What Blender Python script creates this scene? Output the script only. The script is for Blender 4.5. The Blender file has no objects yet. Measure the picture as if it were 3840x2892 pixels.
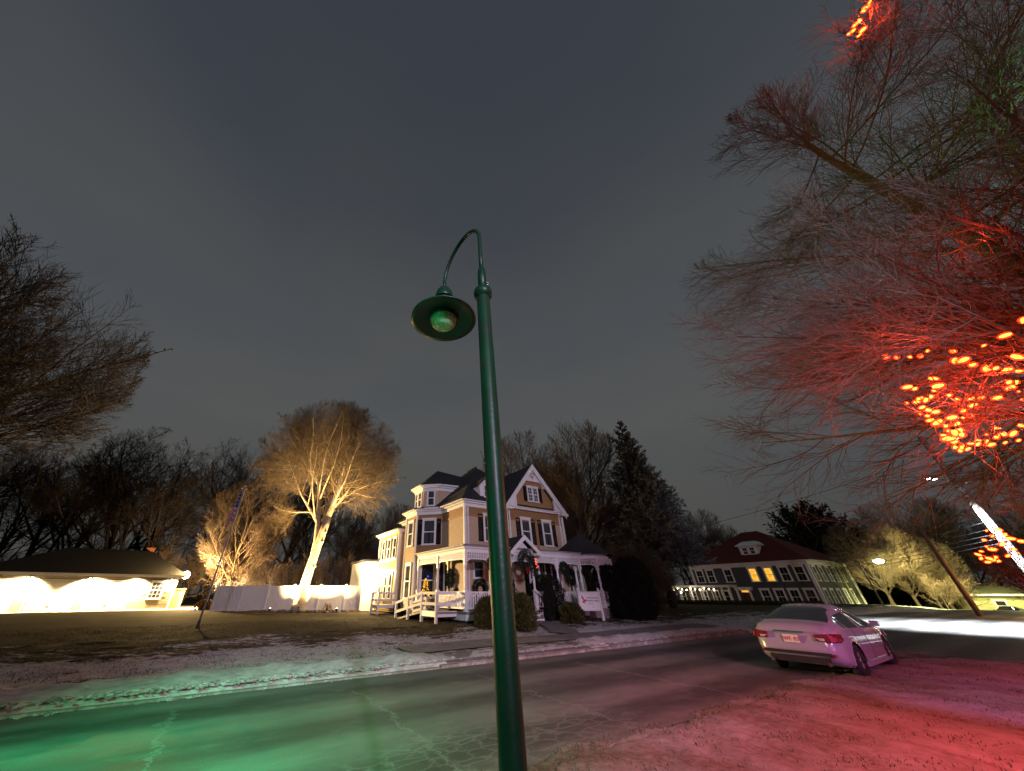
import bpy, math, random
import numpy as np
from mathutils import Vector, Matrix
R = math.radians
SC = bpy.context.scene
COL = SC.collection
# ------------------------------------------------------------------ camera
EYE = 1.75
PITCH = math.atan(774.0 / 1229.0)
cam_d = bpy.data.cameras.new("camera")
cam_d.sensor_fit = 'HORIZONTAL'
cam_d.sensor_width = 36.0
cam_d.lens = 36.0 * 1229.0 / 3840.0
cam_d.shift_x = 211.0 / 3840.0
cam_d.clip_start = 0.05
cam_d.clip_end = 3000
cam = bpy.data.objects.new("camera", cam_d)
cam.location = (0, 0, EYE)
cam.rotation_euler = (math.pi / 2 + PITCH, 0, 0)
COL.objects.link(cam)
SC.camera = cam
# ------------------------------------------------------------------ view
SC.view_settings.view_transform = 'Standard'
SC.view_settings.look = 'None'
SC.view_settings.exposure = 0
SC.view_settings.gamma = 1
SC.cycles.sample_clamp_indirect = 3.0
SC.cycles.max_bounces = 5
SC.cycles.diffuse_bounces = 2
SC.cycles.glossy_bounces = 3
SC.cycles.transparent_max_bounces = 10
SC.cycles.caustics_reflective = False
SC.cycles.caustics_refractive = False
# ------------------------------------------------------------------ night sky: overcast lit by the town
W = bpy.data.worlds.new("World")
SC.world = W
W.use_nodes = True
nt = W.node_tree
bg = nt.nodes['Background']
tc = nt.nodes.new('ShaderNodeTexCoord')
sep = nt.nodes.new('ShaderNodeSeparateXYZ')
nt.links.new(tc.outputs['Generated'], sep.inputs[0])
ramp = nt.nodes.new('ShaderNodeValToRGB')
e = ramp.color_ramp.elements
e[0].position = 0.0; e[0].color = (0.064, 0.061, 0.054, 1)
e[1].position = 1.0; e[1].color = (0.042, 0.050, 0.062, 1)
for p_, c_ in ((0.15, (0.078, 0.079, 0.077, 1)), (0.40, (0.090, 0.094, 0.096, 1)), (0.65, (0.076, 0.082, 0.088, 1)), (0.84, (0.052, 0.059, 0.070, 1))):
    k_ = e.new(p_); k_.color = c_
nt.links.new(sep.outputs['Z'], ramp.inputs[0])
mp = nt.nodes.new('ShaderNodeMapping')
mp.inputs['Scale'].default_value = (1.1, 1.1, 2.6)
nt.links.new(tc.outputs['Generated'], mp.inputs[0])
noi = nt.nodes.new('ShaderNodeTexNoise')
noi.inputs['Scale'].default_value = 1.7
noi.inputs['Detail'].default_value = 5
noi.inputs['Roughness'].default_value = 0.45
nt.links.new(mp.outputs[0], noi.inputs['Vector'])
cr = nt.nodes.new('ShaderNodeValToRGB')
cr.color_ramp.elements[0].position = 0.30; cr.color_ramp.elements[0].color = (0.90, 0.93, 1.0, 1)
cr.color_ramp.elements[1].position = 0.68; cr.color_ramp.elements[1].color = (1.10, 1.07, 1.01, 1)
nt.links.new(noi.outputs['Fac'], cr.inputs[0])
mul = nt.nodes.new('ShaderNodeMix')
mul.data_type = 'RGBA'; mul.blend_type = 'MULTIPLY'; mul.inputs[0].default_value = 1.0
nt.links.new(ramp.outputs[0], mul.inputs[6]); nt.links.new(cr.outputs[0], mul.inputs[7])
nt.links.new(mul.outputs[2], bg.inputs['Color'])
bg.inputs['Strength'].default_value = 0.95

# ------------------------------------------------------------------ street frame: a along the road, b across it
CA, SA = 0.86, 0.5103
TH = math.atan2(SA, CA)
def AB(a, b): return (CA * a - SA * b, SA * a + CA * b)
def toAB(x, y): return (CA * x + SA * y, -SA * x + CA * y)
def sstep(x, a, b):
    t = np.clip((x - a) / (b - a), 0, 1)
    return t * t * (3 - 2 * t)
def zf(x, y):
    """ground height"""
    a = CA * x + SA * y; b = -SA * x + CA * y
    z = 0.13 * sstep(b, 10.1, 10.35) * (1 - sstep(a, 26, 30) * (1 - sstep(b, 11.5, 13.0)))
    z = z + 0.22 * sstep(b, 10.6, 17.5)
    z = z - 2.6 * sstep(a, 74, 116)
    return z

# ------------------------------------------------------------------ lamps that are alight and added fill lights (those out of frame stand behind or beside the camera)
def lamp(name, kind, loc, power, color, radius=0.15, target=None, size=None, blend=0.5):
    d = bpy.data.lights.new(name, kind)
    d.energy = power; d.color = color
    d.shadow_soft_size = radius
    if kind == 'SPOT':
        d.spot_size = R(size or 90); d.spot_blend = blend
    o = bpy.data.objects.new(name, d)
    o.location = loc
    if target is not None:
        v = Vector(target) - Vector(loc)
        o.rotation_euler = v.to_track_quat('-Z', 'Y').to_euler()
    COL.objects.link(o)
    return o
lamp('street_lamp_light', 'SPOT', (5, -14, 9), 21000, (0.86, 0.76, 1.0), 0.35, (-1.5, 24, 5.4), 47, 0.55)
lamp('street_lamp_light', 'SPOT', (16, -14, 10), 8500, (0.80, 0.79, 1.0), 0.35, (42, 52, 5.0), 34, 0.5)  # second spot added to light the grey house, no lamp of its own
lamp('road_fill_light', 'POINT', (-2.0, -5.0, 7.5), 330, (1.0, 0.80, 0.62), 0.5)  # added fill for the road and kerb snow, no lamp stands there
lamp('green_lights_glow', 'SPOT', (-5.0, 0.6, 4.4), 6800, (0.03, 1.0, 0.36), 0.5, (-3.6, 4.3, 0), 76, 1.0)
lamp('green_lights_glow', 'POINT', (-1.9, 0.9, 2.3), 42, (0.03, 1.0, 0.42), 0.25)
lamp('red_lights_glow', 'SPOT', (7.4, 1.8, 3.6), 3000, (1.0, 0.11, 0.14), 0.7, (5.2, 4.8, 0), 112, 0.9)
lamp('red_lights_glow', 'SPOT', (13.5, 4.5, 3.4), 1300, (1.0, 0.05, 0.26), 0.6, (14.5, 8.5, 0), 120, 0.8)
lamp('violet_lights_glow', 'SPOT', (8.8, 3.4, 2.2), 900, (0.66, 0.36, 1.0), 0.4, (10.5, 10.5, .7), 60, 0.6)
# ------------------------------------------------------------------ materials
MATS = {}
def mat(name, color, rough=0.7, var=0.12, scale=3.0, bump=0.0, bscale=40.0, metal=0.0, spec=0.3, emit=None, estr=0.0, coat=0.0, alpha=None, dirt=None, dscale=1.2):
    if name in MATS: return MATS[name]
    m = bpy.data.materials.new(name); m.use_nodes = True
    t = m.node_tree; b = t.nodes['Principled BSDF']
    b.inputs['Roughness'].default_value = rough
    b.inputs['Metallic'].default_value = metal
    b.inputs['Specular IOR Level'].default_value = spec
    b.inputs['Coat Weight'].default_value = coat
    c = tuple(color) + (1,)
    co = t.nodes.new('ShaderNodeTexCoord')
    n = t.nodes.new('ShaderNodeTexNoise'); n.inputs['Scale'].default_value = scale; n.inputs['Detail'].default_value = 6
    t.links.new(co.outputs['Object'], n.inputs['Vector'])
    r = t.nodes.new('ShaderNodeValToRGB')
    r.color_ramp.elements[0].position = 0.3; r.color_ramp.elements[1].position = 0.72
    r.color_ramp.elements[0].color = tuple(x * (1 - var) for x in color) + (1,)
    r.color_ramp.elements[1].color = tuple(min(1, x * (1 + var)) for x in color) + (1,)
    t.links.new(n.outputs['Fac'], r.inputs[0])
    last = r.outputs[0]
    if dirt is not None:
        n2 = t.nodes.new('ShaderNodeTexNoise'); n2.inputs['Scale'].default_value = dscale; n2.inputs['Detail'].default_value = 8; n2.inputs['Roughness'].default_value = 0.7
        t.links.new(co.outputs['Object'], n2.inputs['Vector'])
        r2 = t.nodes.new('ShaderNodeValToRGB'); r2.color_ramp.elements[0].position = 0.48; r2.color_ramp.elements[1].position = 0.66
        t.links.new(n2.outputs['Fac'], r2.inputs[0])
        mx = t.nodes.new('ShaderNodeMix'); mx.data_type = 'RGBA'
        t.links.new(r2.outputs[0], mx.inputs[0]); t.links.new(last, mx.inputs[6]); mx.inputs[7].default_value = tuple(dirt) + (1,)
        last = mx.outputs[2]
    t.links.new(last, b.inputs['Base Color'])
    if bump > 0:
        nb = t.nodes.new('ShaderNodeTexNoise'); nb.inputs['Scale'].default_value = bscale; nb.inputs['Detail'].default_value = 4
        t.links.new(co.outputs['Object'], nb.inputs['Vector'])
        bp = t.nodes.new('ShaderNodeBump'); bp.inputs['Strength'].default_value = bump; bp.inputs['Distance'].default_value = 0.02
        t.links.new(nb.outputs['Fac'], bp.inputs['Height']); t.links.new(bp.outputs[0], b.inputs['Normal'])
    if emit is not None:
        b.inputs['Emission Color'].default_value = tuple(emit) + (1,)
        b.inputs['Emission Strength'].default_value = estr
    if alpha is not None:
        b.inputs['Alpha'].default_value = alpha
    try: m.cycles.emission_sampling = 'NONE' if emit is None or estr < 100 else 'AUTO'
    except Exception: pass
    MATS[name] = m
    return m
WHITE = mat('white_paint', (0.74, 0.74, 0.75), 0.45, 0.05, 2.0, 0.05, 30)
SIDING = mat('cream_clapboard', (0.50, 0.385, 0.27), 0.6, 0.07, 4.0, 0.1, 60)
OCHRE = mat('ochre_paint', (0.33, 0.185, 0.08), 0.6, 0.08, 4.0, 0.1, 50)
LITSIDE = mat('lit_clapboard', (0.42, 0.30, 0.10), 0.6, 0.08, 4.0, 0.1, 50)  # cream clapboard with the warm side light put into its colour
ROOF = mat('dark_shingle', (0.028, 0.028, 0.033), 0.85, 0.35, 9.0, 0.6, 60)
BLACK = mat('black_shutter', (0.005, 0.005, 0.006), 0.5, 0.1)
VOID = mat('dark_backing', (0.02, 0.02, 0.022), 0.9, 0.2, 1.0)  # near-black panel behind the glass, painted as the dark of an unlit interior
CURTAIN = mat('grey_curtain', (0.34, 0.34, 0.37), 0.9, 0.25, 6.0)
WOODFLOOR = mat('porch_floor', (0.22, 0.21, 0.2), 0.6, 0.2, 4.0)
LATTICE = mat('dark_lattice', (0.03, 0.028, 0.026), 0.8, 0.3, 5.0)
GLASS = mat('window_glass', (0.03, 0.035, 0.045), 0.06, 0.0, spec=0.7, alpha=0.45)
DARKGLASS = mat('car_glass', (0.012, 0.014, 0.016), 0.04, 0.0, spec=0.8)
WREATH = mat('wreath_green', (0.018, 0.028, 0.016), 0.9, 0.4, 12)
def bark(name, col, s=6.0): return mat(name, col, 0.9, 0.35, s, 0.5, 25.0, spec=0.1)
BARK_D = bark('dark_bark', (0.040, 0.032, 0.028))
BARK_M = bark('brown_bark', (0.075, 0.058, 0.044))
BARK_L = bark('beech_bark', (0.30, 0.25, 0.19), 3.0)
TWIG_L = mat('beech_twig', (0.15, 0.11, 0.07), 0.9, 0.25, 2.0, spec=0.1)
TWIG_M = mat('brown_twig', (0.13, 0.095, 0.07), 0.9, 0.25, 2.0, spec=0.1)
TWIG_D = mat('dark_twig', (0.034, 0.026, 0.025), 0.9, 0.3, 2.0, spec=0.1)
TWIG_B = mat('maple_twig', (0.075, 0.058, 0.05), 0.9, 0.3, 2.0, spec=0.1)
TWIG_R = mat('near_twig', (0.11, 0.085, 0.065), 0.8, 0.25, 2.0, spec=0.2)

# ------------------------------------------------------------------ mesh builder
class MB:
    def __init__(s): s.v = []; s.f = []
    def add(s, vs, fs):
        o = len(s.v); s.v += [tuple(p) for p in vs]; s.f += [tuple(i + o for i in f) for f in fs]; return s
    def box(s, x, y, z, sx, sy, sz, rz=0.0, rx=0.0, ry=0.0):
        M = Matrix.Rotation(rz, 3, 'Z') @ Matrix.Rotation(ry, 3, 'Y') @ Matrix.Rotation(rx, 3, 'X')
        vs = []
        for dx in (-.5, .5):
            for dy in (-.5, .5):
                for dz in (-.5, .5):
                    p = M @ Vector((dx * sx, dy * sy, dz * sz)); vs.append((p.x + x, p.y + y, p.z + z))
        return s.add(vs, [(0, 1, 3, 2), (4, 6, 7, 5), (0, 4, 5, 1), (2, 3, 7, 6), (0, 2, 6, 4), (1, 5, 7, 3)])
    def bar(s, p0, p1, w, h):
        p0 = Vector(p0); p1 = Vector(p1); d = (p1 - p0); L = d.length; d.normalize()
        up = Vector((0, 0, 1)) if abs(d.z) < .95 else Vector((0, 1, 0))
        u = d.cross(up).normalized(); v = u.cross(d)
        vs = [p + u * (a * w / 2) + v * (b * h / 2) for p in (p0, p1) for a, b in ((-1, -1), (1, -1), (1, 1), (-1, 1))]
        return s.add(vs, [(0, 3, 2, 1), (4, 5, 6, 7), (0, 1, 5, 4), (1, 2, 6, 5), (2, 3, 7, 6), (3, 0, 4, 7)])
    def slab(s, poly, t):
        """poly of 3-D points given a thickness downward along its normal"""
        P = [Vector(p) for p in poly]
        n = (P[1] - P[0]).cross(P[2] - P[0]).normalized()
        if n.z < 0: n = -n
        if t < 0: n = -n; t = -t
        Q = [p - n * t for p in P]; k = len(P)
        return s.add(P + Q, [tuple(range(k)), tuple(range(2 * k - 1, k - 1, -1))] + [(i, (i + 1) % k, k + (i + 1) % k, k + i) for i in range(k)])
    def wallpoly(s, pts, nrm, t):
        P = [Vector(p) for p in pts]; n = Vector(nrm) * t; Q = [p + n for p in P]; k = len(P)
        return s.add(P + Q, [tuple(range(k)), tuple(range(2 * k - 1, k - 1, -1))] + [(i, (i + 1) % k, k + (i + 1) % k, k + i) for i in range(k)])
    def tube(s, pts, rad, n=8, cap=True):
        pts = [Vector(p) for p in pts]
        if not hasattr(rad, '__len__'): rad = [rad] * len(pts)
        vs = []; ref = None
        for i, p in enumerate(pts):
            d = (pts[min(i + 1, len(pts) - 1)] - pts[max(i - 1, 0)]).normalized()
            if ref is None:
                ref = Vector((0, 0, 1)).cross(d) if abs(d.z) < .9 else Vector((1, 0, 0)).cross(d)
            u = (ref - d * ref.dot(d)).normalized(); v = d.cross(u); ref = u
            for k in range(n):
                a = 2 * math.pi * k / n
                vs.append(p + (u * math.cos(a) + v * math.sin(a)) * rad[i])
        fs = [(i * n + k, i * n + (k + 1) % n, (i + 1) * n + (k + 1) % n, (i + 1) * n + k) for i in range(len(pts) - 1) for k in range(n)]
        if cap: fs += [tuple(range(n - 1, -1, -1)), tuple((len(pts) - 1) * n + k for k in range(n))]
        return s.add(vs, fs)
    def lathe(s, prof, c=(0, 0, 0), n=24, axis='z'):
        vs = []
        for r, z in prof:
            for k in range(n):
                a = 2 * math.pi * k / n
                p = (r * math.cos(a), r * math.sin(a), z)
                if axis == 'y': p = (p[0], z, p[1])
                vs.append((p[0] + c[0], p[1] + c[1], p[2] + c[2]))
        m = len(prof)
        return s.add(vs, [(i * n + k, i * n + (k + 1) % n, (i + 1) * n + (k + 1) % n, (i + 1) * n + k) for i in range(m - 1) for k in range(n)])
    def ball(s, c, r, n=8, sz=1.0):
        m = max(4, n // 2 + 1)
        prof = [(max(1e-4, r * math.sin(math.pi * i / m)), -r * sz * math.cos(math.pi * i / m)) for i in range(m + 1)]
        return s.lathe(prof, c, n)
    def torus(s, c, Rr, r, n=20, m=8, normal='y'):
        vs = []
        for i in range(n):
            a = 2 * math.pi * i / n
            for j in range(m):
                b = 2 * math.pi * j / m
                rr = Rr + r * math.cos(b)
                p = (rr * math.cos(a), r * math.sin(b), rr * math.sin(a))
                if normal == 'z': p = (p[0], p[2], p[1])
                vs.append((c[0] + p[0], c[1] + p[1], c[2] + p[2]))
        return s.add(vs, [(i * m + j, ((i + 1) % n) * m + j, ((i + 1) % n) * m + (j + 1) % m, i * m + (j + 1) % m) for i in range(n) for j in range(m)])
    def mesh(s, name, m, smooth=False):
        me = bpy.data.meshes.new(name); me.from_pydata(s.v, [], s.f)
        if m: me.materials.append(m)
        if smooth: me.shade_smooth()
        me.update(); return me
    def build(s, name, m, parent=None, smooth=False):
        return link(name, s.mesh(name, m, smooth), parent)
def link(name, data, parent=None, loc=None, rot=None):
    o = bpy.data.objects.new(name, data); COL.objects.link(o)
    if parent is not None: o.parent = parent
    if loc is not None: o.location = loc
    if rot is not None: o.rotation_euler = rot
    return o
def tag(o, label=None, cat=None, group=None, kind=None):
    if label: o['label'] = label
    if cat: o['category'] = cat
    if group: o['group'] = group
    if kind: o['kind'] = kind
    return o
def empty(name, loc, rz=0.0):
    o = bpy.data.objects.new(name, None); o.location = loc; o.rotation_euler = (0, 0, rz); o.empty_display_size = 0.3
    COL.objects.link(o); return o
def copy_tree(o, parent=None):
    c = o.copy(); COL.objects.link(c)
    if parent is not None: c.parent = parent
    for ch in list(o.children): copy_tree(ch, c)
    return c
def np_mesh(name, V, F, m, smooth=False):
    """V (n,3), F (k,4) or (k,3) arrays"""
    me = bpy.data.meshes.new(name)
    V = np.ascontiguousarray(V, dtype=np.float32); F = np.ascontiguousarray(F, dtype=np.int32); k = F.shape[1]
    me.vertices.add(len(V)); me.vertices.foreach_set('co', V.ravel())
    me.loops.add(F.size); me.loops.foreach_set('vertex_index', F.ravel())
    me.polygons.add(len(F)); me.polygons.foreach_set('loop_start', np.arange(0, F.size, k, dtype=np.int32)); me.polygons.foreach_set('loop_total', np.full(len(F), k, dtype=np.int32))
    if smooth: me.polygons.foreach_set('use_smooth', np.ones(len(F), dtype=bool))
    me.update(calc_edges=True); me.validate()
    if m: me.materials.append(m)
    return me
def unit(v): return v / np.maximum(np.linalg.norm(v, axis=-1, keepdims=True), 1e-9)

# ------------------------------------------------------------------ bare trees
def polys(rng, P, D, L, K, wander, up):
    N = len(P); pts = np.zeros((N, K, 3)); tan = np.zeros((N, K, 3)); pts[:, 0] = P; d = D.copy(); tan[:, 0] = d
    step = (L / (K - 1))[:, None]
    for k in range(1, K):
        d = unit(d + rng.normal(0, wander, (N, 3)) + np.array([0, 0, up]) * (k / K))
        pts[:, k] = pts[:, k - 1] + d * step; tan[:, k] = d
    return pts, tan
def tubes(pts, tan, rad, S):
    N, K, _ = pts.shape
    ref = np.tile(np.array([0.31, 0.87, 0.38]), (N, 1))
    u = unit(np.cross(tan, ref[:, None, :])); v = np.cross(tan, u)
    a = np.arange(S) * 2 * math.pi / S
    ring = u[:, :, None, :] * np.cos(a)[None, None, :, None] + v[:, :, None, :] * np.sin(a)[None, None, :, None]
    V = pts[:, :, None, :] + ring * rad[:, :, None, None]
    idx = np.arange(N * K * S).reshape(N, K, S)
    A = idx[:, :-1, :]; B = idx[:, 1:, :]
    F = np.stack([A, np.roll(A, -1, 2), np.roll(B, -1, 2), B], -1).reshape(-1, 4)
    return V.reshape(-1, 3), F
def grow(seed, roots, levels, trunk_levels=2, env=None):
    """roots: list of (pos, dir, len, radius).  Returns (trunkV, trunkF, crownV, crownF)"""
    rng = np.random.default_rng(seed)
    P = np.array([r[0] for r in roots], float); D = unit(np.array([r[1] for r in roots], float)); L = np.array([r[2] for r in roots], float); Rr = np.array([r[3] for r in roots], float)
    out = [[], []]
    for li, lv in enumerate(levels):
        K = lv['K']
        pts, tan = polys(rng, P, D, L, K, lv.get('wander', .1), lv.get('up', .05))
        t = np.linspace(0, 1, K)
        rad = Rr[:, None] * (1 - lv.get('taper', .75) * t)[None, :]
        if li == 0 and lv.get('flare'): rad[:, 0] *= lv['flare']
        out[0 if li < trunk_levels else 1].append(tubes(pts, tan, rad, lv['S']))
        if 'n' in lv:
            n = lv['n']; N = len(P)
            tt = lv.get('tmin', .3) + (1 - lv.get('tmin', .3)) * (np.arange(n)[None, :] + rng.random((N, n))) / n
            f = np.clip(tt * (K - 1), 0, K - 1.001); i0 = f.astype(int); fr = (f - i0)[..., None]
            rows = np.arange(N)[:, None]
            p = pts[rows, i0] * (1 - fr) + pts[rows, i0 + 1] * fr
            tg = tan[rows, i0 + 1]
            rnd = rng.normal(0, 1, (N, n, 3)); rnd[..., 2] *= lv.get('flat', 1.0)
            perp = unit(rnd - tg * np.sum(rnd * tg, -1, keepdims=True))
            an = np.radians(rng.uniform(lv['ang'][0], lv['ang'][1], (N, n)))[..., None]
            nd = unit(tg * np.cos(an) + perp * np.sin(an) + np.array(lv.get('bias', (0, 0, 0))))
            ln = L[:, None] * lv['len'] * (1.15 - lv.get('tipshort', .6) * tt) * rng.uniform(.75, 1.2, (N, n))
            if env is not None:
                c_ = np.array(env[:3]); r_ = np.array(env[3:]); o_ = (p - c_) / r_; dd_ = nd / r_
                A_q = np.sum(dd_ * dd_, -1); B_q = np.sum(o_ * dd_, -1); C_q = np.sum(o_ * o_, -1) - 1
                disc = np.maximum(0, B_q * B_q - A_q * C_q); far = np.maximum(.25, (-B_q + np.sqrt(disc)) / A_q)
                azq = np.arctan2(nd[..., 1], nd[..., 0]); elq = np.arcsin(np.clip(nd[..., 2], -1, 1)); sd_ = seed * 1.3
                if lv.get('fill'): far = far * (1 + .13 * np.sin(3 * azq + 4 * elq + sd_) + .10 * np.sin(7 * azq - 5 * elq + 2 * sd_))
                far = np.where((C_q > 0) & (B_q > 0), .3, far)
                ln = far * rng.uniform(.72, 1.02, (N, n)) if lv.get('fill') else np.minimum(ln, far * rng.uniform(.85, 1.12, (N, n)))
            rr = np.interp(tt, t, 1 - lv.get('taper', .75) * t) * Rr[:, None] * lv.get('rr', .6)
            rr = np.maximum(rr, lv.get('rmin', 0.006))
            P = p.reshape(-1, 3); D = nd.reshape(-1, 3); L = ln.reshape(-1); Rr = rr.reshape(-1)
    res = []
    for o in out:
        V = np.zeros((0, 3)); F = np.zeros((0, 4), int); vs = []; fs = []; off = 0
        for v, f in o: vs.append(v); fs.append(f + off); off += len(v)
        res += [np.concatenate(vs), np.concatenate(fs)] if vs else [V, F]
    return res
def bare_levels(n=(6, 9, 8, 6), lens=(1.35, .55, .5, .5), ang=((22, 48), (28, 55), (28, 60), (25, 60)), rmin=0.012, up=.06, wander=.08, tmin=.45, S0=8):
    return [dict(K=8, S=S0, wander=wander * .5, up=up, taper=.45, flare=1.5, n=n[0], tmin=tmin, fill=True, ang=ang[0], len=lens[0], rr=.62, tipshort=.3),
            dict(K=8, S=6, wander=wander, up=up, taper=.8, n=n[1], tmin=.22, ang=ang[1], len=lens[1], rr=.55, tipshort=.65, rmin=rmin),
            dict(K=6, S=4, wander=wander * 1.2, up=up, taper=.8, n=n[2], tmin=.15, ang=ang[2], len=lens[2], rr=.5, tipshort=.6, rmin=rmin),
            dict(K=5, S=3, wander=wander * 1.4, up=up, taper=.7, n=n[3], tmin=.1, ang=ang[3], len=lens[3], rr=.7, tipshort=.5, rmin=rmin),
            dict(K=4, S=3, wander=wander * 1.6, up=up, taper=.6)]
def tree_meshes(name, seed, roots, levels, mt, mc, trunk_levels=2, env=None):
    a, b, c, d = grow(seed, roots, levels, trunk_levels, env)
    return np_mesh(name + '_trunk', a, b, mt, True), np_mesh(name + '_crown', c, d, mc)
def place_tree(name, meshes, x, y, rz, sc, label, cat='tree', group=None, z=None):
    r = empty(name, (x, y, float(zf(x, y)) - 0.05 if z is None else z), rz); r.scale = (sc, sc, sc) if not hasattr(sc, '__len__') else sc
    tag(r, label, cat, group)
    link('trunk', meshes[0], r); link('crown', meshes[1], r)
    return r

# ------------------------------------------------------------------ leaves and needles
def blades(P, D, L, Wd, rng):
    """one quad per blade, from P along D"""
    N = len(P); rnd = rng.normal(0, 1, (N, 3)); s = unit(np.cross(D, rnd)) * (np.asarray(Wd)[..., None] / 2 if hasattr(Wd, '__len__') else Wd / 2)
    Lc = np.asarray(L).reshape(-1, 1) if hasattr(L, '__len__') else L
    tip = P + D * Lc; mid = P + D * Lc * 0.5
    V = np.stack([P, mid + s, tip, mid - s], 1).reshape(-1, 3)
    return V, np.arange(N * 4).reshape(N, 4)
def bush_mesh(name, seed, rx, ry, h, n, m, shape='round', L=.14, Wd=.05, solid=0.80):
    rng = np.random.default_rng(seed)
    th = rng.uniform(0, 2 * math.pi, n); t = rng.random(n)
    if shape == 'cone':
        z = h * (1 - np.sqrt(t)); rr = np.maximum(0.03, (1 - z / h)) ** .85 * np.minimum(1, .55 + z / h * 2.5)
    elif shape == 'egg':
        z = h * t; u = z / h; rr = np.sqrt(np.maximum(0, 1 - np.abs(u * 2 - .75) ** 2.4 / 1.95)) * np.where(u > .375, 1, np.minimum(1, .72 + u)); rr = np.maximum(.05, rr)
    else:
        u = t ** .8; z = h * u; rr = np.sqrt(np.maximum(0.02, 1 - (np.maximum(0, u - .35) / .65) ** 2)) * np.minimum(1, .8 + u)
    lump = 1 + .13 * np.sin(th * 4 + z * 3.1 + seed) + .10 * np.sin(th * 9 - z * 6 + seed) + .08 * np.sin(z * 13 + th * 5) + np.where(rng.random(n) < .12, rng.random(n) * .22, 0)
    d = solid + (1 - solid) * rng.random(n) ** .5
    P = np.stack([rx * rr * lump * d * np.cos(th), ry * rr * lump * d * np.sin(th), z * (1 - .03 * rng.random(n))], 1)
    D = unit(np.stack([np.cos(th), np.sin(th), np.full(n, .9)], 1) + rng.normal(0, .45, (n, 3)))
    return np_mesh(name, *blades(P, D, L * rng.uniform(.6, 1.4, n), Wd, rng), m)
def leafmat(name, col, var=.5):
    return mat(name, col, 0.75, var, 5.0, spec=0.2)
# ------------------------------------------------------------------ ground, road, kerb
def lines(*segs):
    out = []
    for a, b, st in segs:
        out += list(np.arange(a, b, st))
    return np.array(out + [segs[-1][1]])
def in_road(a, b):
    main = (b > 4.35) & (b < 10.12) & (a < 78)
    junction = (a > 24) & (a < 62) & (b > -30) & (b < 12.4)
    return main | junction | ((a > 19) & (a < 62) & (b > -30) & (b < 6))
def snow_lumps(a, b):
    return (0.5 + 0.5 * np.sin(a * 2.3 + 1.7 * np.sin(b * 1.9)) * np.sin(b * 3.1 + np.sin(a * 1.3)))
def grid_mesh(name, A, B, zfun, m, smooth=True):
    aa, bb = np.meshgrid(A, B, indexing='ij')
    z = zfun(aa, bb)
    V = np.stack([aa, bb, z], -1).reshape(-1, 3)
    n, k = aa.shape; idx = np.arange(n * k).reshape(n, k)
    F = np.stack([idx[:-1, :-1], idx[1:, :-1], idx[1:, 1:], idx[:-1, 1:]], -1).reshape(-1, 4)
    return np_mesh(name, V, F, m, smooth)
def gz(a, b):
    x = CA * a - SA * b; y = SA * a + CA * b
    z = zf(x, y)
    rng = np.random.default_rng(5)
    near = (b > 10.5) & (b < 24) & (a > -20) & (a < 32)
    ridge = np.exp(-((b - 10.95) / .33) ** 2) * (0.06 + 0.08 * snow_lumps(a * 1.7, b * 2)) * (a < 24)
    flat = ((b > 11.5) & (b < 13.1) & (a > 5.5))
    z = z + ridge * (1 - .8 * ((a > 5.6) & (a < 12)))
    z = z + near * (rng.random(z.shape) * 0.035 + 0.03 * snow_lumps(a * 1.1, b)) * (1 - flat)
    return np.where(in_road(a, b), z - 0.10, z)
def nodes_of(m): return m.node_tree, m.node_tree.nodes, m.node_tree.links
def ramp_node(nt_, pts):
    r = nt_.nodes.new('ShaderNodeValToRGB'); el = r.color_ramp.elements
    el[0].position = pts[0][0]; el[0].color = tuple(pts[0][1]) + (1,)
    el[1].position = pts[-1][0]; el[1].color = tuple(pts[-1][1]) + (1,)
    for p, c in pts[1:-1]:
        k = el.new(p); k.color = tuple(c) + (1,)
    return r
def g3(v): return (v, v, v)
def noise_node(nt_, vec, scale, detail=6, rough=.6, dist=0.0):
    n = nt_.nodes.new('ShaderNodeTexNoise'); n.inputs['Scale'].default_value = scale; n.inputs['Detail'].default_value = detail
    n.inputs['Roughness'].default_value = rough; n.inputs['Distortion'].default_value = dist
    nt_.links.new(vec, n.inputs['Vector']); return n
def math_node(nt_, op, a, b=None, c=None):
    n = nt_.nodes.new('ShaderNodeMath'); n.operation = op
    for i, v in enumerate((a, b, c)):
        if v is None: continue
        if isinstance(v, (int, float)): n.inputs[i].default_value = v
        else: nt_.links.new(v, n.inputs[i])
    return n.outputs[0]
def mix_node(nt_, f, a, b, blend='MIX'):
    n = nt_.nodes.new('ShaderNodeMix'); n.data_type = 'RGBA'; n.blend_type = blend
    for i, v in ((0, f), (6, a), (7, b)):
        if isinstance(v, (int, float)): n.inputs[i].default_value = v
        elif isinstance(v, tuple): n.inputs[i].default_value = v + (1,) if len(v) == 3 else v
        else: nt_.links.new(v, n.inputs[i])
    return n.outputs[2]
def mapped(nt_, vec, sc):
    n = nt_.nodes.new('ShaderNodeMapping'); n.inputs['Scale'].default_value = sc; nt_.links.new(vec, n.inputs[0]); return n.outputs[0]

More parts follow.
